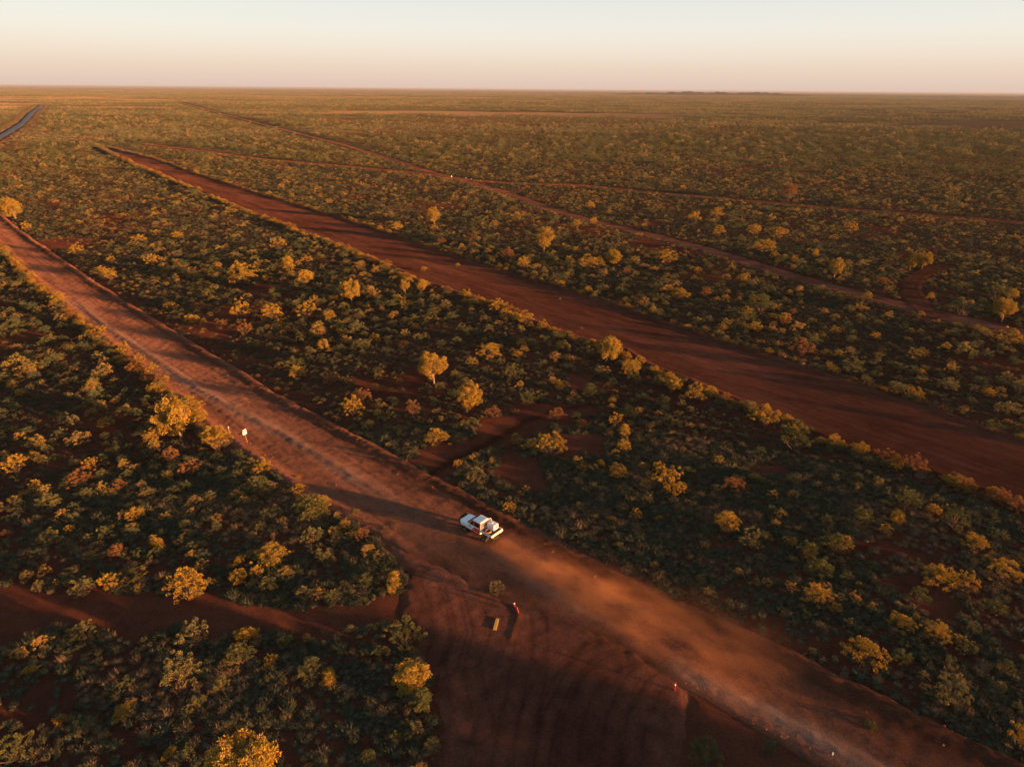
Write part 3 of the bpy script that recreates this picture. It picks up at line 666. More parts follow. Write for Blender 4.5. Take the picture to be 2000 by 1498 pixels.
def inview(x, y, mg=130, rt=500):
    u, v, w = proj(x, y)
    return (w > 5) & (u > -mg) & (u < 2000+mg+rt*0) & (v < 1498+mg)
def dens(x, y):
    """how thick the scrub stands"""
    return .55*noise(x, y, 16, 91)+.3*noise(x, y, 5, 92)+.15*noise(x, y, 60, 93)

# patch meshes of growing size, so that far land keeps its texture
M['fargreen'] = foliage_mat('far green scrub', [(0, (.075, .085, .045)), (.3, (.09, .095, .045)), (.6, (.13, .12, .05)), (.85, (.20, .13, .05)), (1, (.075, .085, .045))])
def low_item(r, kind, lod):
    if kind == 't':
        nb = {0: 40, 1: 16, 2: 8}[lod]; V, F, t = tuss_geo(int(r.integers(1e6)), nb, r.uniform(.4, .6), 1, .045*(150/nb)**.5)
        return V, F[0], np.full(len(F[0])*4, r.uniform(.0, 1))
    nl = {0: 260, 1: 70, 2: 24, 3: 9}[lod]
    V, F, t, _ = shrub_geo(int(r.integers(1e6)), 6 if lod else 9, nl, r.uniform(.55, .85), {0: .085, 1: .15, 2: .25, 3: .4}[lod], .7)
    return V, F, np.clip(t*.12+r.uniform(0, .88), 0, 1)
def patch(size, nt_, ns_, lodt, lods, seed, smax, green=False, ntree=0):
    r = np.random.default_rng(seed); Vs = []; Fs = []; Ts = []; Ms = []; o = 0
    libt = [low_item(r, 't', lodt) for _ in range(8)] if nt_ else []
    libs = [low_item(r, 's', lods) for _ in range(10)] if ns_ else []
    for kind, n, lib in (('t', nt_, libt), ('s', ns_, libs)):
        for _ in range(n):
            V, F, t = lib[r.integers(len(lib))]; V = V[:len(F)*4] if kind == 't' else V
            a = r.uniform(0, 6.28); s = r.uniform(.45, 1.3) if kind == 't' else min(smax, r.lognormal(.55, .45))
            R = np.array([[math.cos(a), -math.sin(a), 0], [math.sin(a), math.cos(a), 0], [0, 0, 1]])
            p = r.uniform(-size/2, size/2, 2); Vs.append(V@R.T*s+[p[0], p[1], 0]); Fs.append(F+o); o += len(V)
            Ts.append(np.full(len(V), r.uniform())); Ms.append(np.full(len(F), 0 if kind == 't' else 1))
    for _ in range(ntree):
        V, F, t = low_item(r, 's', max(0, lods-1)); s = r.uniform(3.2, 6.0); p = r.uniform(-size/2, size/2, 2)
        Vs.append(V*[s, s, s*1.15]+[p[0], p[1], .4]); Fs.append(F+o); o += len(V); Ts.append(np.full(len(V), r.uniform(.45, .7))); Ms.append(np.full(len(F), 2))
    return mesh_np('scrub patch', np.concatenate(Vs), np.concatenate(Fs), [M['spinifex'] if size < 15 else M['fargreen'] if green else M['farscrub'], M['scrub'] if size < 15 else M['fargreen'] if green else M['farscrub'], M['farscrub']], False, {'tint': np.concatenate(Ts)}, np.concatenate(Ms))
print("patches")
LV = {5: [], 10: [], 20: [], 40: [], 80: []}
for v in range(4):
    LV[5].append(patch(5.5, [26, 36, 46, 56][v], 0, 0, 0, 600+v, 1)); LV[10].append(patch(11, [70, 100, 130, 160][v], 0, 1, 0, 610+v, 1))
for gr in (False, True):
    for v in range(4):
        LV[20].append(patch(21, [160, 240, 320, 400][v], [16, 28, 42, 60][v], 2, 1, 620+v+10*gr, 4.5, gr, [0, 0, 1, 2][v]))
        LV[40].append(patch(42, [120, 200, 300, 420][v], [60, 110, 170, 240][v], 2, 2, 640+v+10*gr, 5, gr, [1, 3, 5, 8][v]))
        LV[80].append(patch(84, 0, [200, 340, 520, 800][v], 2, 3, 660+v+10*gr, 5.5, gr, [5, 12, 20, 30][v]))
sizes = [80, 40, 20, 10, 5]
cells = {s: [] for s in sizes}; indiv = []
gxx, gyy = np.meshgrid(np.arange(-9000, 9000, 80)+40., np.arange(0, 10000, 80)+40., indexing='ij')
cx, cyy = gxx.ravel(), gyy.ravel(); m = inview(cx, cyy, 300) | (np.hypot(cx, cyy) < 200); cx, cyy = cx[m], cyy[m]
for s in sizes:
    r = np.hypot(cx, cyy); rd = road_sd(cx, cyy)
    ok = (r > s*26) & (rd > s*.72) & ((s > 20) | (r > s*26)) & (r < 9500)
    if s == 5: ok = (r > 95) & (rd > 2.6)
    cells[s] = (cx[ok], cyy[ok])
    nx, ny = cx[~ok & (r < 9500)], cyy[~ok & (r < 9500)]
    if s > 5:
        q = s/4.; cx = np.concatenate([nx-q, nx-q, nx+q, nx+q]); cyy = np.concatenate([ny-q, ny+q, ny-q, ny+q])
        mm = inview(cx, cyy, 160+40*(s > 20)) & (road_sd(cx, cyy) > -s*.36); cx, cyy = cx[mm], cyy[mm]
    else: rest = (nx, ny)
pts = []; idx = []; src = []; base = {}
for s in sizes: base[s] = len(src); src += [('scrub_patch', q) for q in LV[s]]
for s in sizes:
    x, y = cells[s]
    if s <= 10: cm = clear_all(x, y) > s*.15; x, y = x[cm], y[cm]
    d = dens(x, y) + (0 if s <= 20 else .25*(noise(x*.4, y, 300, 95)-.5))
    lush = 1-sstep(np.abs(y-420-x*.0), 40, 260)*0
    d = d+(.22*(noise(x*.45, y, 70, 99)-.5)+.25*(noise(x*.3, y, 240, 100)-.5) if s >= 20 else 0)
    k = np.clip(np.floor((d-.30)/.40*4).astype(int), -1, 3); keepm = (k >= 0) | ((s >= 20) & (noise(x, y, 50, 102) > .35))
    if s >= 40: keepm &= (pale_land(x, y) < .35+.5*hsh((x*7).astype(np.int64), (y*7).astype(np.int64), 5))
    x, y, k = x[keepm], y[keepm], np.clip(k[keepm], 0, 3)
    if s >= 20: k = k+4*(noise(x*.4, y, 200, 101)*.65+noise(x*.5, y, 60, 104)*.35 > .47)
    pts.append(np.stack([x, y, height(x, y)], 1)); idx.append(base[s]+k)
    print('cells', s, len(x))
pts = np.concatenate(pts); idx = np.concatenate(idx); n = len(pts)
rot = np.zeros((n, 3)); rot[:, 2] = rng.integers(0, 4, n)*math.pi/2; scl = np.ones((n, 3)); scl[:, 2] = rng.uniform(.85, 1.2, n)
gn_scatter('distant_scrubland', pts, rot, scl, idx, src, 'low scrub and spinifex covering the red plain out to the horizon', 'scrubland')

# single tussocks close by and along every road edge
x = rng.uniform(-110, 140, 150000); y = rng.uniform(25, 110, 150000)
r = np.hypot(x, y); nearz = (r < 97) & inview(x, y, 160)
x1, y1 = x[nearz], y[nearz]
X1 = [x1]; Y1 = [y1]
rx, ry = rest; rd = road_sd(rx, ry); sel = (np.hypot(rx, ry) >= 95) & (rd <= 2.6) & (rd > -3.5)
for _ in range(9): X1.append(rx[sel]+rng.uniform(-2.5, 2.5, sel.sum())); Y1.append(ry[sel]+rng.uniform(-2.5, 2.5, sel.sum()))
x1 = np.concatenate(X1); y1 = np.concatenate(Y1)
cl = clear_all(x1, y1); r = np.hypot(x1, y1)
edge = np.exp(-((cl-.8)/1.0)**2)
pr = np.clip((dens(x1, y1)-.22)*1.9, 0, 1)*.62+.25*edge*(r > 60)
pr = np.where(r < 97, np.minimum(1, pr*1.5+.10), pr*1.2)*np.where((x1 < -6) & (y1 < 53), .15+.85*noise(x1, y1, 4, 141), 1)
k = (cl > .15) & (rng.uniform(size=len(x1)) < pr) & ~((r > 500) & (rng.uniform(size=len(x1)) < .5))
x1, y1 = x1[k], y1[k]; n = len(x1); print('tussocks', n)
sz = rng.lognormal(-.14, .32, n).clip(.35, 1.9); hz = sz*rng.uniform(.7, 1.25, n)
ti = rng.choice(5, n, p=[.25, .2, .25, .12, .18])
u, v, w = proj(x1, y1); vis = (u > 0) & (u < 2000) & (v < 1495); big = np.where(vis, sz/w, 0)
order = np.argsort(-big); first = order[:300]; others = order[300:]
zt = height(x1, y1)
gn_scatter('spinifex_ground_cover', np.stack([x1, y1, zt], 1)[others], np.stack([0*x1, 0*x1, rng.uniform(0, 6.28, n)], 1)[others], np.stack([sz, sz*rng.uniform(.7, 1.35, n), hz], 1)[others], (ti+5*((rng.uniform(size=n) < .10) | (noise(x1, y1, 9, 121) > .80)))[others],
           [('spinifex_tussock', tussmesh(i, 'spinifex')) for i in range(5)]+[('spinifex_tussock', tussmesh(i, 'dry')) for i in range(5)], 'spinifex tussocks covering the red soil between the shrubs', 'spinifex')
tm = [random.choice(['tussgreen', 'tussgreen', 'spinifex', 'dry']) for _ in first]
TW = {'tussgreen': 'dark green', 'spinifex': 'grey-green', 'dry': 'straw coloured'}
labs = make_labels([(u[i], v[i], 'big' if sz[i] > 1.5 else 'middling' if sz[i] > 1.1 else 'small', TW[t]) for i, t in zip(first, tm)], 'spinifex tussock')
for lb, i, t in zip(labs, first, tm):
    mm_ = 'tussgreen' if t == 'spinifex' else t
    o = link('spinifex_tussock', tussmesh(int(ti[i]), {'tussgreen': 'tussgreen', 'spinifex': 'spinifex', 'dry': 'dry'}[t]), None, (x1[i], y1[i], zt[i]))
    o.scale = (sz[i], sz[i], hz[i]); o.rotation_euler = (0, 0, random.uniform(0, 6.28)); tag(o, lb, 'spinifex', 'spinifex tussocks near the road junction')

# smaller shrubs between
n0 = 230000
rr_ = np.sqrt(rng.uniform(35**2, 620**2, n0)); th = rng.uniform(-.86, .86, n0); x = rr_*np.sin(th); y = rr_*np.cos(th)
cl = clear_all(x, y); d = .36+.28*(.5*noise(x, y, 22, 96)+.5*noise(x, y, 7, 97))+.45*(noise(x, y, 11, 99)-.5)
edge = np.exp(-((cl-1.2)/1.2)**2)
k = inview(x, y, 150) & (cl > .5) & (rng.uniform(size=n0) < np.clip((d-.30)*1.1+.05, 0, 1)*np.where(rr_ < 130, .70, .72)*np.where((x < -6) & (y < 53), .30, 1)+.30*edge*(~((mainS.sdist(x, y) < 4) & (mainS.sdist(x-6, y-6) < 0))))
x, y, cl, rr_ = x[k], y[k], cl[k], rr_[k]
sz = rng.lognormal(.36, .38, len(x)).clip(.7, 3.8)*(1+.15*noise(x, y, 40, 98)); sz = np.where(rr_ < 110, np.minimum(sz, 1.65), sz); sz = np.minimum(sz, .7+cl*.55); ms_ = mainS.sdist(x, y); sz = np.where((ms_ < 16) & (x*.7+y*.7 > 45) & (mainS.sdist(x-9, y-9) < 3), np.minimum(sz, .9+ms_*.05), sz)
# keep clear of the picked plants
dm = np.full(len(x), 9e9)
for i, r_ in enumerate(recs): dm = np.minimum(dm, np.hypot(x-rp[i][0], y-rp[i][1])-r_[5]*.45-sz*.25)
k = dm > 0; x, y, sz, rr_ = x[k], y[k], sz[k], rr_[k]; n = len(x); print('small shrubs', n)
srcs = []
for nm in ('mound', 'upright', 'open', 'long', 'ball'):
    kw = dict(specs[nm]); kw['nl'] = 1100; kw['leaf'] *= 1.65; kw['ncl'] = 30; kw['crad'] = .085
    for s in range(3):
        V, F, t, _ = shrub_geo(800+s+17*len(srcs), **kw); srcs.append(('shrub', mesh_np('shrub', V, F, M['scrub'], False, {'tint': (t-.5)*.25})))
nfine = len(srcs)
for s in range(10):
    V, F, t = low_item(np.random.default_rng(900+s), 's', 0); srcs.append(('shrub', mesh_np('shrub', V, F, M['scrub'], False, {'tint': (t-t.mean())})))
idx = np.where(rr_ < 230, rng.integers(0, nfine, n), nfine+rng.integers(0, 10, n))
gn_scatter('low_shrub_cover', np.stack([x, y, height(x, y)-.02], 1), np.stack([0*x, 0*x, rng.uniform(0, 6.28, n)], 1), np.stack([sz, sz*rng.uniform(.8, 1.2, n), sz*rng.uniform(.60, 1.10, n)], 1), idx, srcs,
           'countless small desert shrubs spread across the plain between the roads', 'shrubs')
# grass and low bushes along the road verges
vx = []; vy = []; vt = []
def verge(st, side, s_a, s_b, n, d0, d1):
    S = rng.uniform(s_a, s_b, n); e = st.edges(S); E_ = e[1] if side > 0 else e[0]
    out = np.sign(np.mean(e[1]-e[0]))*(1 if side > 0 else -1)
    N = E_+out*(rng.uniform(d0, d1, n)+.8*(noise(S, S*0, 5, 111)-.5)); m = noise(S, S*0, 4, 112+side)+.35*noise(S, S*0, 25, 115) > .40
    x, y = st.world(S[m], N[m]); vx.append(x); vy.append(y)
mj = pix_line([(440, 870)], mainS)[0][0]; sgn = 1 if pix_line([(100, 580)], mainS)[0][0] > mj else -1
lo_, hi_ = (mj, min(mainS.s1, mj+230)) if sgn > 0 else (max(mainS.s0, mj-230), mj)
verge(mainS, -1, lo_, hi_, 1500, -.3, 1.9)
verge(farS, -1, farS.s0, farS.s1, 5200, -.5, 2.4); verge(farS, 1, farS.s0, farS.s1, 1500, .0, 1.6)
bx, by = [], []
for a_, b_ in zip(blueP[:-1], blueP[1:]):
    d_ = (b_-a_); L_ = np.linalg.norm(d_); d_ /= L_; nn = np.array([-d_[1], d_[0]]); k_ = max(4, int(L_/3)); t_ = rng.uniform(0, L_, k_)
    for sgn_ in (-1, 1): q_ = a_+np.outer(t_, d_)+np.outer(sgn_*(8+rng.uniform(0, 9, k_)), nn); vx.append(q_[:, 0]); vy.append(q_[:, 1])
x = np.concatenate(vx); y = np.concatenate(vy); far_ = np.hypot(x, y) > 620
k = road_sd(x, y) > -.6; x, y, far_ = x[k], y[k], far_[k]; n = len(x)
sz = np.where(far_, rng.uniform(2.5, 5, n), rng.lognormal(.22, .34, n).clip(.6, 2.4)*(1+np.hypot(x, y)/1500))
u_v, v_v, w_v = proj(x, y)
ty = np.where(far_, rng.integers(4, 8, n), np.where(rng.uniform(size=n) < .35, rng.integers(0, 4, n), rng.integers(4, 8, n)))
vs_src = [('verge_grass', tussmesh(i, 'dry')) for i in range(4)]+[('verge_bush', leafmesh(f, 0, m)) for f, m in (('mound', 'golden'), ('ball', 'golden'), ('upright', 'rust'), ('mound', 'greygreen'))]
gn_scatter('verge_growth', np.stack([x, y, height(x, y)], 1), np.stack([0*x, 0*x, rng.uniform(0, 6.28, n)], 1), np.stack([sz, sz, sz*rng.uniform(.7, 1.1, n)], 1), ty, vs_src, 'golden grass tufts and low bushes lining the road verges', 'verge grass')
# clods and stones thrown up along the windrows
rk = []
for i in range(4):
    r_ = np.random.default_rng(950+i); th_ = np.arange(7)*2*math.pi/7
    V = np.concatenate([np.stack([np.cos(th_)*r_.uniform(.35, .6, 7), np.sin(th_)*r_.uniform(.35, .6, 7), 0*th_-.1], 1), np.stack([np.cos(th_)*.33, np.sin(th_)*.33, r_.uniform(.2, .5, 7)], 1), [[0, 0, .45]]])
    F = [np.array([[i_, (i_+1) % 7, 7+(i_+1) % 7, 7+i_] for i_ in range(7)]), np.array([[7+i_, 7+(i_+1) % 7, 14] for i_ in range(7)])]
    rk.append(('clod', mesh_np('clod', V, F, M['clod'])))
n = 9000; S = rng.uniform(max(mainS.s0, -50), mainS.s1, n); S = rng.uniform(mainS.s0, mainS.s1, n)
e = mainS.edges(S); side = rng.uniform(size=n) < .62; g_ = np.abs(rng.normal(0, 1.3, n)); inn = np.sign(np.mean(e[0]-e[1]))
N = np.where(side, e[1]+inn*g_, e[0]-inn*g_*.8); x, y = mainS.world(S, N); m = (np.hypot(x, y) < 190) & (side | (S < junc[0]-3) | (S > junc[1]+1)) & (apron_sd(x, y) > 0); x, y = x[m], y[m]; n = len(x)
sz = rng.lognormal(-2.35, .5, n).clip(.04, .24)
gn_scatter('clods', np.stack([x, y, 0*x+.16], 1), np.stack([0*x, 0*x, rng.uniform(0, 6.28, n)], 1), np.stack([sz]*3, 1), rng.integers(0, 4, n), rk, 'clods of red earth and stones along the edges of the gravel road', 'stones')

# ------------------------------------------------------------------ unseen trees added right of the frame to shade the junction
for i, (x_, y_, w_) in enumerate(((45, 25, 6.5), (46, 18, 7.5), (52, 25, 7), (50, 9, 8), (60, 15, 8), (43, 3, 7), (62, 4, 9), (36, 12, 6))):
    o = thing('desert_tree', ORD[i]+'nearest unseen shade tree added outside the frame at lower right', 'tree', (x_, y_, float(height(x_, y_))-.1), i*1.3, 'unseen trees added to shade the junction')
    o.scale = (w_, w_, w_*.85); link('crown', leafmesh('tree', i % 6, 'golden'), o); link('trunk', tre[i % 6][3], o)

# ------------------------------------------------------------------ utility truck
import bmesh
def bm_box(bm, x0, x1, y0, y1, z0, z1, bev=0):
    r = bmesh.ops.create_cube(bm, size=1); vs_ = r['verts']
    for v in vs_: v.co = Vector(((x0+x1)/2+v.co.x*(x1-x0), (y0+y1)/2+v.co.y*(y1-y0), (z0+z1)/2+v.co.z*(z1-z0)))
    if bev:
        ed = list({e for v in vs_ for e in v.link_edges}); bmesh.ops.bevel(bm, geom=ed, offset=bev, segments=2, affect='EDGES', profile=.5)
def bm_tube(bm, P, rad, sides=8, closed=False):
    P = [Vector(p) for p in P]; n = len(P); rings = []
    for i in range(n):
        a = P[(i-1) % n] if (closed or i) else P[i]; b = P[(i+1) % n] if (closed or i < n-1) else P[i]
        d = (b-a).normalized(); u = d.cross(Vector((.21, .35, .91))).normalized(); w = d.cross(u)
        rings.append([bm.verts.new(P[i]+(u*math.cos(2*math.pi*k/sides)+w*math.sin(2*math.pi*k/sides))*rad) for k in range(sides)])
    for i in range(n if closed else n-1):
        A, B = rings[i], rings[(i+1) % n]
        for k in range(sides): bm.faces.new((A[k], A[(k+1) % sides], B[(k+1) % sides], B[k]))
    if not closed: bm.faces.new(rings[0][::-1]); bm.faces.new(rings[-1])
def bm_loft(bm, secs):
    rings = [[bm.verts.new(p) for p in s] for s in secs]; m = len(secs[0])
    for A, B in zip(rings[:-1], rings[1:]):
        for k in range(m): bm.faces.new((A[k], A[(k+1) % m], B[(k+1) % m], B[k]))
    bm.faces.new(rings[0][::-1]); bm.faces.new(rings[-1])
def bm_obj(name, bm, mat, parent=None, smooth=False):
    bmesh.ops.recalc_face_normals(bm, faces=bm.faces); me = bpy.data.meshes.new(name); bm.to_mesh(me); bm.free()
    me.polygons.foreach_set('use_smooth', [smooth]*len(me.polygons)); me.materials.append(mat)
    return link(name, me, parent)
M['white'] = simple('white paint with dust', (.76, .77, .79), .35, 0, .08, 3, .5)
M['redp'] = simple('dark red paint', (.62, .065, .035), .35, 0, .1, 3, .5)
M['glass'] = simple('tinted glass', (.012, .014, .018), .12, 0, .1, 1, .5)
M['black'] = simple('black plastic', (.02, .02, .02), .6)
M['tyre'] = simple('dusty rubber', (.045, .03, .022), .9)
M['rim'] = simple('steel rim', (.16, .13, .11), .5, .3)
M['alloy'] = simple('white painted frame', (.68, .64, .59), .4, 0, .1)
M['liner'] = simple('rust red tray floor', (.16, .045, .03), .8)
M['hose'] = simple('orange brown hose', (.42, .20, .12), .6)
M['poly'] = simple('white plastic tank', (.70, .68, .70), .4, 0, .06)
M['ink'] = simple('dark lettering', (.03, .04, .07), .5, 0, .1)
fl = G(909, 1038); rl = G(946, 1058); hd = fl-rl; hd = hd/np.linalg.norm(hd); lf = np.array([-hd[1], hd[0]])
ctr = (fl+rl)/2-lf*.78
tz = .40
truck = thing('utility_truck', 'white and red four-door tray-back utility truck driving along the gravel road', 'utility truck', (ctr[0], ctr[1], tz), math.atan2(hd[1], hd[0]))
def sec(x, hw, z0, z1, c=.10):
    return [(x, -hw+.04, z0), (x, -hw, z0+.12), (x, -hw, z1-c), (x, -hw+c*1.1, z1), (x, hw-c*1.1, z1), (x, hw, z1-c), (x, hw, z0+.12), (x, hw-.04, z0)]
bm = bmesh.new()
bm_loft(bm, [sec(2.50, .58, .55, .86), sec(2.42, .76, .48, .96), sec(2.22, .87, .44, 1.03), sec(1.9, .92, .44, 1.09, .14), sec(1.4, .93, .44, 1.13, .14), sec(1.0, .93, .42, 1.16, .09), sec(.4, .93, .40, 1.15, .05), sec(-.4, .93, .40, 1.15, .05), sec(-1.0, .92, .42, 1.15, .05)])
body = bm_obj('body', bm, M['white'], truck, False)
bm = bmesh.new()
def cabring(z, xf, xr, hw): return [(xf, -hw*.86, z), (xf-.12, -hw, z), (xr, -hw, z), (xr, hw, z), (xf-.12, hw, z), (xf, hw*.86, z)]
bm_loft(bm, [cabring(1.14, 1.12, -.98, .88), cabring(1.45, .72, -.95, .81), cabring(1.78, .28, -.86, .71)])
bm_obj('cab_frame', bm, M['redp'], truck)
bm = bmesh.new(); bm_loft(bm, [cabring(1.775, .34, -.90, .735), cabring(1.83, .26, -.86, .70), cabring(1.85, .12, -.78, .60)]); bm_obj('roof', bm, M['white'], truck)
def quad(name, pts, mat, parent, th=.012):
    bm = bmesh.new(); P = [Vector(p) for p in pts]; n = (P[1]-P[0]).cross(P[-1]-P[0]).normalized()
    c = sum(P, Vector())/len(P)
    if n.dot(c-Vector((0, 0, 1))) < 0: n = -n
    bm_loft(bm, [[tuple(p-n*.01) for p in P], [tuple(p+n*th) for p in P]]); return bm_obj(name, bm, mat, parent)
quad('windscreen', [(1.11, -.74, 1.17), (1.11, .74, 1.17), (.37, .58, 1.72), (.37, -.58, 1.72)], M['glass'], truck, .02)
quad('rear_window', [(-.975, -.66, 1.24), (-.975, .66, 1.24), (-.885, .56, 1.68), (-.885, -.56, 1.68)], M['glass'], truck)
bm = bmesh.new(); bm_box(bm, .92, 1.24, -.76, .76, 1.15, 1.185, .01); bm_obj('cowl', bm, M['black'], truck)
for s in (-1, 1):
    yz = lambda z: s*(.88-(z-1.14)*(.17/.64))
    quad('side_window', [(.84, yz(1.19), 1.19), (.16, yz(1.19), 1.19), (.14, yz(1.66), 1.66), (.36, yz(1.66), 1.66), (.78, yz(1.32), 1.32)], M['glass'], truck)
    quad('side_window', [(.04, yz(1.19), 1.19), (-.78, yz(1.19), 1.19), (-.74, yz(1.66), 1.66), (.02, yz(1.66), 1.66)], M['glass'], truck)
    quad('livery_panel', [(.42, s*.93, .50), (-.97, s*.925, .50), (-.97, s*.925, 1.11), (-.12, s*.93, 1.11)], M['redp'], truck, .004)
    bm = bmesh.new()
    for row, (n_, x0) in enumerate(((5, .86), (7, .90))):
        for q in range(n_): bm_box(bm, x0-q*.085-.05, x0-q*.085, s*.928, s*.938, .95-row*.13, 1.03-row*.13-(.02 if q % 2 else 0))
    bm_obj('door_lettering', bm, M['ink'], truck)
    bm = bmesh.new(); bm_box(bm, .62, .74, s*.93, s*1.13, 1.16, 1.36, .03); mi = bm_obj('mirror', bm, M['white'], truck)
    bm = bmesh.new(); bm_box(bm, 2.26, 2.46, s*.62-.11, s*.62+.13, .80, .94, .03); bm_obj('headlight', bm, M['glass'], truck)
    bm = bmesh.new(); bm_box(bm, -1.0, 1.0, s*.90-.06, s*.90+.06, .30, .36, .02); bm_obj('side_step', bm, M['black'], truck)
    bm = bmesh.new(); bm_box(bm, -2.15, -2.12, s*.80-.16, s*.80+.14, .22, .72, .005); bm_obj('mud_flap', bm, M['black'], truck)
    for xa in (1.55, -1.55):
        bm = bmesh.new()
        P = [(xa+.40*math.cos(t), s*.80, .0+.40*math.sin(t)) for t in np.linspace(0, 2*math.pi, 20, endpoint=False)]
        prof = [(-.13, .24), (-.14, .36), (-.10, .40), (.10, .40), (.14, .36), (.13, .24)]
        rg = [[bm.verts.new((xa+r*math.cos(t), s*.82+w, r*math.sin(t))) for w, r in prof] for t in np.linspace(0, 2*math.pi, 24, endpoint=False)]
        for i in range(24):
            A, B = rg[i], rg[(i+1) % 24]
            for k in range(5): bm.faces.new((A[k], A[k+1], B[k+1], B[k]))
        wh = bm_obj('wheel', bm, M['tyre'], truck, False)
        bm = bmesh.new(); bmesh.ops.create_cone(bm, cap_ends=True, segments=20, radius1=.25, radius2=.25, depth=.18)
        bmesh.ops.rotate(bm, verts=bm.verts, matrix=Matrix.Rotation(math.pi/2, 3, 'X')); bmesh.ops.translate(bm, verts=bm.verts, vec=(xa, s*.83, 0)); bm_obj('rim', bm, M['rim'], wh)
    bm = bmesh.new()
    for xa in (1.55,):
        pts_ = [(xa+.50*math.cos(t), s*.935, .0+.50*math.sin(t)) for t in np.linspace(.25, math.pi-.25, 12)]
        bm_tube(bm, pts_, .035, 6)
    bm_obj('wheel_arch', bm, M['black'], truck)
bm = bmesh.new(); bm_tube(bm, [(2.45, -.80, .55), (2.60, -.62, .60), (2.66, 0, .62), (2.60, .62, .60), (2.45, .80, .55)], .06); bm_tube(bm, [(2.45, -.86, .60), (2.52, -.80, 1.02), (2.66, -.45, 1.10), (2.66, .45, 1.10), (2.52, .80, 1.02), (2.45, .86, .60)], .05); bm_box(bm, 2.56, 2.62, -.5, .5, .60, 1.08, .01); bm_box(bm, 2.40, 2.58, -.80, .80, .36, .58, .04); bm_obj('bull_bar', bm, M['black'], truck)
bm = bmesh.new(); bm_box(bm, 2.475, 2.51, -.42, .42, .62, .82, .01); bm_obj('grille', bm, M['black'], truck)
bm = bmesh.new(); bm_box(bm, -2.7, 1.9, -.48, .48, .16, .40, .03); bm_box(bm, -1.95, -1.2, -.75, .75, -.03, .05); bm_box(bm, 1.5, 1.6, -.75, .75, -.04, .04); bm_obj('chassis', bm, M['black'], truck)
bm = bmesh.new(); bm_box(bm, -2.84, -1.08, -.96, .96, .86, .93); tray = bm_obj('tray', bm, M['liner'], truck)
bm = bmesh.new()
for s in (-1, 1): bm_box(bm, -2.84, -1.0, s*.975-.022, s*.975+.022, .84, 1.15, .01)
bm_obj('drop_side', bm, M['alloy'], tray)
bm = bmesh.new(); bm_box(bm, -2.90, -2.845, -.99, .99, .82, 1.15, .012); bm_obj('tailgate', bm, M['alloy'], tray)
bm = bmesh.new()
for q in range(7): bm_box(bm, -2.906, -2.899, -.32+q*.09, -.26+q*.09, .95, 1.03-(.02 if q % 2 else 0))
for q in range(6): bm_box(bm, -1.75-q*.08, -1.70-q*.08, .996, 1.001, .95, 1.06-(.02 if q % 2 else 0)); bm_box(bm, -1.75-q*.08, -1.70-q*.08, -1.001, -.996, .95, 1.06)
bm_obj('tray_lettering', bm, M['ink'], tray)
bm = bmesh.new()
bm_tube(bm, [(-1.12, -.94, .90), (-1.12, -.94, 1.72), (-1.12, -.80, 1.93), (-1.12, .80, 1.93), (-1.12, .94, 1.72), (-1.12, .94, .90)], .04)
for zz in (1.2, 1.42, 1.64): bm_tube(bm, [(-1.12, -.92, zz), (-1.12, .92, zz)], .012, 5)
for yy in np.linspace(-.7, .7, 8): bm_tube(bm, [(-1.12, yy, .93), (-1.12, yy, 1.92)], .010, 5)
bm_obj('headboard', bm, M['alloy'], truck)
bm = bmesh.new()
for s in (-1, 1): bm_box(bm, -2.88, -2.84, s*.72-.12, s*.72+.12, .68, .78, .01)
bm_obj('tail_light', bm, M['redp'], truck)
def on_truck(x, y, z):
    v = hd*x+lf*y; return (ctr[0]+v[0], ctr[1]+v[1], tz+z)
rzt = math.atan2(hd[1], hd[0])
tank = thing('water_tank', 'white box-shaped plastic tank standing in the tray of the truck', 'tank', on_truck(-1.80, -.42, .935), rzt)
bm = bmesh.new(); bm_box(bm, -.55, .55, -.42, .42, 0, .80, .07); bm_obj('tank_shell', bm, M['poly'], tank)
bm = bmesh.new(); bmesh.ops.create_cone(bm, cap_ends=True, segments=16, radius1=.13, radius2=.12, depth=.06); bmesh.ops.translate(bm, verts=bm.verts, vec=(.1, 0, .825)); bm_obj('lid', bm, M['poly'], tank)
bm = bmesh.new(); bm_box(bm, -.60, -.56, -.15, .05, .45, .62, .01); bm_obj('tank_bracket', bm, M['liner'], tank)
bm = bmesh.new()
for q in range(4): bm_tube(bm, [((.36-.01*q)*math.cos(t), (.36-.01*q)*math.sin(t), .05+q*.065) for t in np.linspace(0, 2*math.pi, 22, endpoint=False)], .038, 7, True)
hs = bm_obj('hose_coil', bm, M['hose'], None, True); hs.location = on_truck(-1.95, .50, .935); hs.rotation_euler = (0, 0, rzt)
tag(hs, 'coiled orange brown hose lying in the truck tray beside the tank', 'hose')

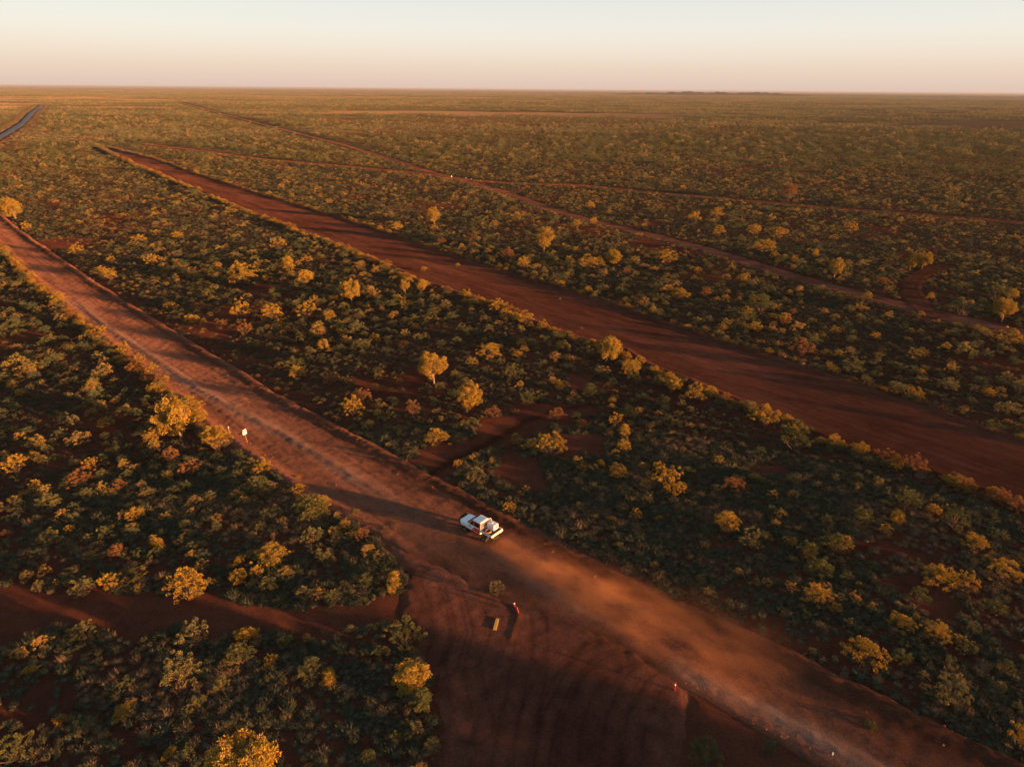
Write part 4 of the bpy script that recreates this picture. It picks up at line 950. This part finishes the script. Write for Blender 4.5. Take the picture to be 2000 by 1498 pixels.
# ------------------------------------------------------------------ signs, posts, plank
M['signw'] = simple('white sign face', (.78, .74, .66), .5, 0, .05)
M['post'] = simple('rusty post', (.34, .15, .08), .8)
M['redpl'] = simple('red plastic', (.30, .022, .03), .5)
M['yel'] = simple('yellow painted timber', (.62, .34, .07), .7)
def gz_(p): return float(height(p[0], p[1]))
def road_sign(px, py, w, h, post, label, face, lean=0):
    p = G(px, py); t = thing('road_sign', label, 'sign', (p[0], p[1], gz_(p)), face); t.rotation_euler = (0, lean, face)
    bm = bmesh.new(); bm_tube(bm, [(0, 0, -.3), (0, 0, post)], .045, 8); bm_obj('post', bm, M['post'], t)
    bm = bmesh.new(); bm_box(bm, .05, .065, -w/2, w/2, post-h*.5, post+.05, .004); bm_obj('sign_plate', bm, M['signw'], t)
    bm = bmesh.new(); bm_box(bm, .05, .065, -w*.32, w*.52, post+.06, post+h*.42, .004); bm_obj('sign_plate', bm, M['signw'], t)
    return t
SF = math.atan2(-.55, .83)
sg = road_sign(484, 867, .66, .85, 2.15, 'small white double-plate sign on a leaning rusty post beside the gravel road', SF, 0); sg.rotation_euler = (RAD(4), RAD(-5), SF)
road_sign(882, 351, .6, .7, 1.9, 'tiny white sign far away where the two narrow tracks cross', SF)
def marker(px, py, h, w, label, bands, lean=(0, 0), cat='post', name='marker_post', grp=None):
    p = G(px, py); t = thing(name, label, cat, (p[0], p[1], gz_(p) if road_sd(np.array([p[0]]), np.array([p[1]]))[0] > .5 else .08), 0, grp); t.rotation_euler = (lean[0], lean[1], 0)
    for nm, a, b, mk in bands:
        bm = bmesh.new(); bm_tube(bm, [(0, 0, a*h), (0, 0, (a+b)/2*h), (0, 0, b*h)], w/2*(1.0 if nm != 'reflective_band' else 1.08), 12); bm_obj(nm, bm, M[mk], t)
    bm = bmesh.new(); bmesh.ops.create_cone(bm, cap_ends=True, segments=14, radius1=w*.95, radius2=w*.8, depth=.05); bmesh.ops.translate(bm, verts=bm.verts, vec=(0, 0, .02)); bm_obj('base', bm, M['black'], t)
    return t
marker(1317, 1349, 1.0, .14, 'red round post with one white band standing right of the junction', [('shaft', 0, 1, 'redpl'), ('reflective_band', .62, .80, 'signw')])
marker(1005, 1185, .50, .20, 'short orange-red bollard with white top beside the dirt mound', [('shaft', 0, 1, 'redpl'), ('reflective_band', .72, .98, 'signw')], (0, RAD(-8)), 'bollard', 'bollard')
marker(1013, 1199, .80, .14, 'taller leaning plain orange-red bollard in front of the white-topped one', [('shaft', 0, 1, 'redpl')], (RAD(-6), RAD(-16)), 'bollard', 'bollard')
marker(448, 846, 1.1, .11, 'thin roadside marker with a white top left of the white sign', [('shaft', 0, 1, 'post'), ('reflective_band', .72, 1.0, 'signw')])
marker(1625, 1476, .34, .10, 'little white peg at the lower edge of the gravel road', [('shaft', 0, 1, 'signw')])
a = G(972, 1210); b = G(966, 1232); mid = (a+b)/2; L = np.linalg.norm(a-b)
bm = bmesh.new(); bm_box(bm, -L/2, L/2, -.17, .17, 0, .06, .012); o = bm_obj('plank', bm, M['yel']); o.location = (mid[0], mid[1], .13); o.rotation_euler = (0, 0, math.atan2((a-b)[1], (a-b)[0]))
tag(o, 'yellow painted plank lying flat on the bare dirt of the junction', 'plank')
def rock(px, py, sz_, label):
    bm = bmesh.new(); bmesh.ops.create_icosphere(bm, subdivisions=2, radius=sz_)
    for v in bm.verts: v.co *= random.uniform(.8, 1.15); v.co.z *= .6
    o = bm_obj('rock', bm, M['signw']); p = G(px, py); o.location = (p[0], p[1], .25); tag(o, label, 'rock', 'pale rocks by the far sign')
rock(910, 349, .34, 'larger pale rock on the track right of the far sign'); rock(920, 351, .24, 'smaller pale rock right of the larger one')

# ------------------------------------------------------------------ dust behind the truck
da = G(962, 1068); db = G(1560, 1380); dd = db-da; DL = np.linalg.norm(dd)
bm = bmesh.new(); bmesh.ops.create_cube(bm, size=1)
for v in bm.verts: v.co = Vector(((v.co.x+.5)*DL, v.co.y*13, (v.co.z+.5)*3.6))
t = NT('airborne dust'); tc = t.new('ShaderNodeTexCoord'); P = tc.outputs['Object']; sp = t.new('ShaderNodeSeparateXYZ'); t.link(P, sp.inputs[0])
mp = t.new('ShaderNodeMapping'); mp.inputs['Scale'].default_value = (.22, .42, .8); t.link(P, mp.inputs[0])
n = t.noise(mp.outputs[0], 1.0, 5, .6); n = t.math('SUBTRACT', n, .40, None); n = t.math('MULTIPLY', n, 4.0, None, True); n = t.math('MAXIMUM', n, 0)
X_ = t.math('DIVIDE', sp.outputs[0], DL)
wd = t.math('ADD', .8, t.math('MULTIPLY', sp.outputs[0], .11)); gy_ = t.math('DIVIDE', sp.outputs[1], wd); g1 = t.math('POWER', 2.718, t.math('MULTIPLY', t.math('MULTIPLY', gy_, gy_), -1.0))
hz_ = t.math('ADD', .9, t.math('MULTIPLY', sp.outputs[0], .05)); g2 = t.math('POWER', 2.718, t.math('MULTIPLY', t.math('DIVIDE', sp.outputs[2], hz_), -1.3))
al = t.ramp(X_, [(0, grey(.2)), (.03, grey(1)), (.35, grey(1)), (.7, grey(.5)), (1, grey(0))])
de = t.math('MULTIPLY', t.math('MULTIPLY', n, g1), t.math('MULTIPLY', g2, al)); de = t.math('MULTIPLY', de, .46)
pv = t.new('ShaderNodeVolumePrincipled'); pv.inputs['Color'].default_value = (1.0, .41, .17, 1); t.link(de, pv.inputs['Density']); pv.inputs['Anisotropy'].default_value = 0; t.link(pv.outputs[0], t.out.inputs['Volume'])
o = bm_obj('dust_cloud', bm, t.m); o.location = (da[0], da[1], .12); o.rotation_euler = (0, 0, math.atan2(dd[1], dd[0]))
tag(o, 'thin orange dust hanging over the gravel road behind the truck', 'dust', kind='stuff')

# ------------------------------------------------------------------ air
bm = bmesh.new(); bmesh.ops.create_cube(bm, size=1)
for v in bm.verts: v.co = Vector((v.co.x*124000, v.co.y*124000, (v.co.z+.5)*58-4))
t = NT('evening haze'); pv = t.new('ShaderNodeVolumePrincipled'); pv.inputs['Color'].default_value = (.38, .42, .50, 1); pv.inputs['Density'].default_value = 4.6e-5; pv.inputs['Anisotropy'].default_value = 0
t.link(pv.outputs[0], t.out.inputs['Volume'])
o = bm_obj('haze', bm, t.m); tag(o, 'pale pink evening haze over the far plain', 'haze', kind='stuff')
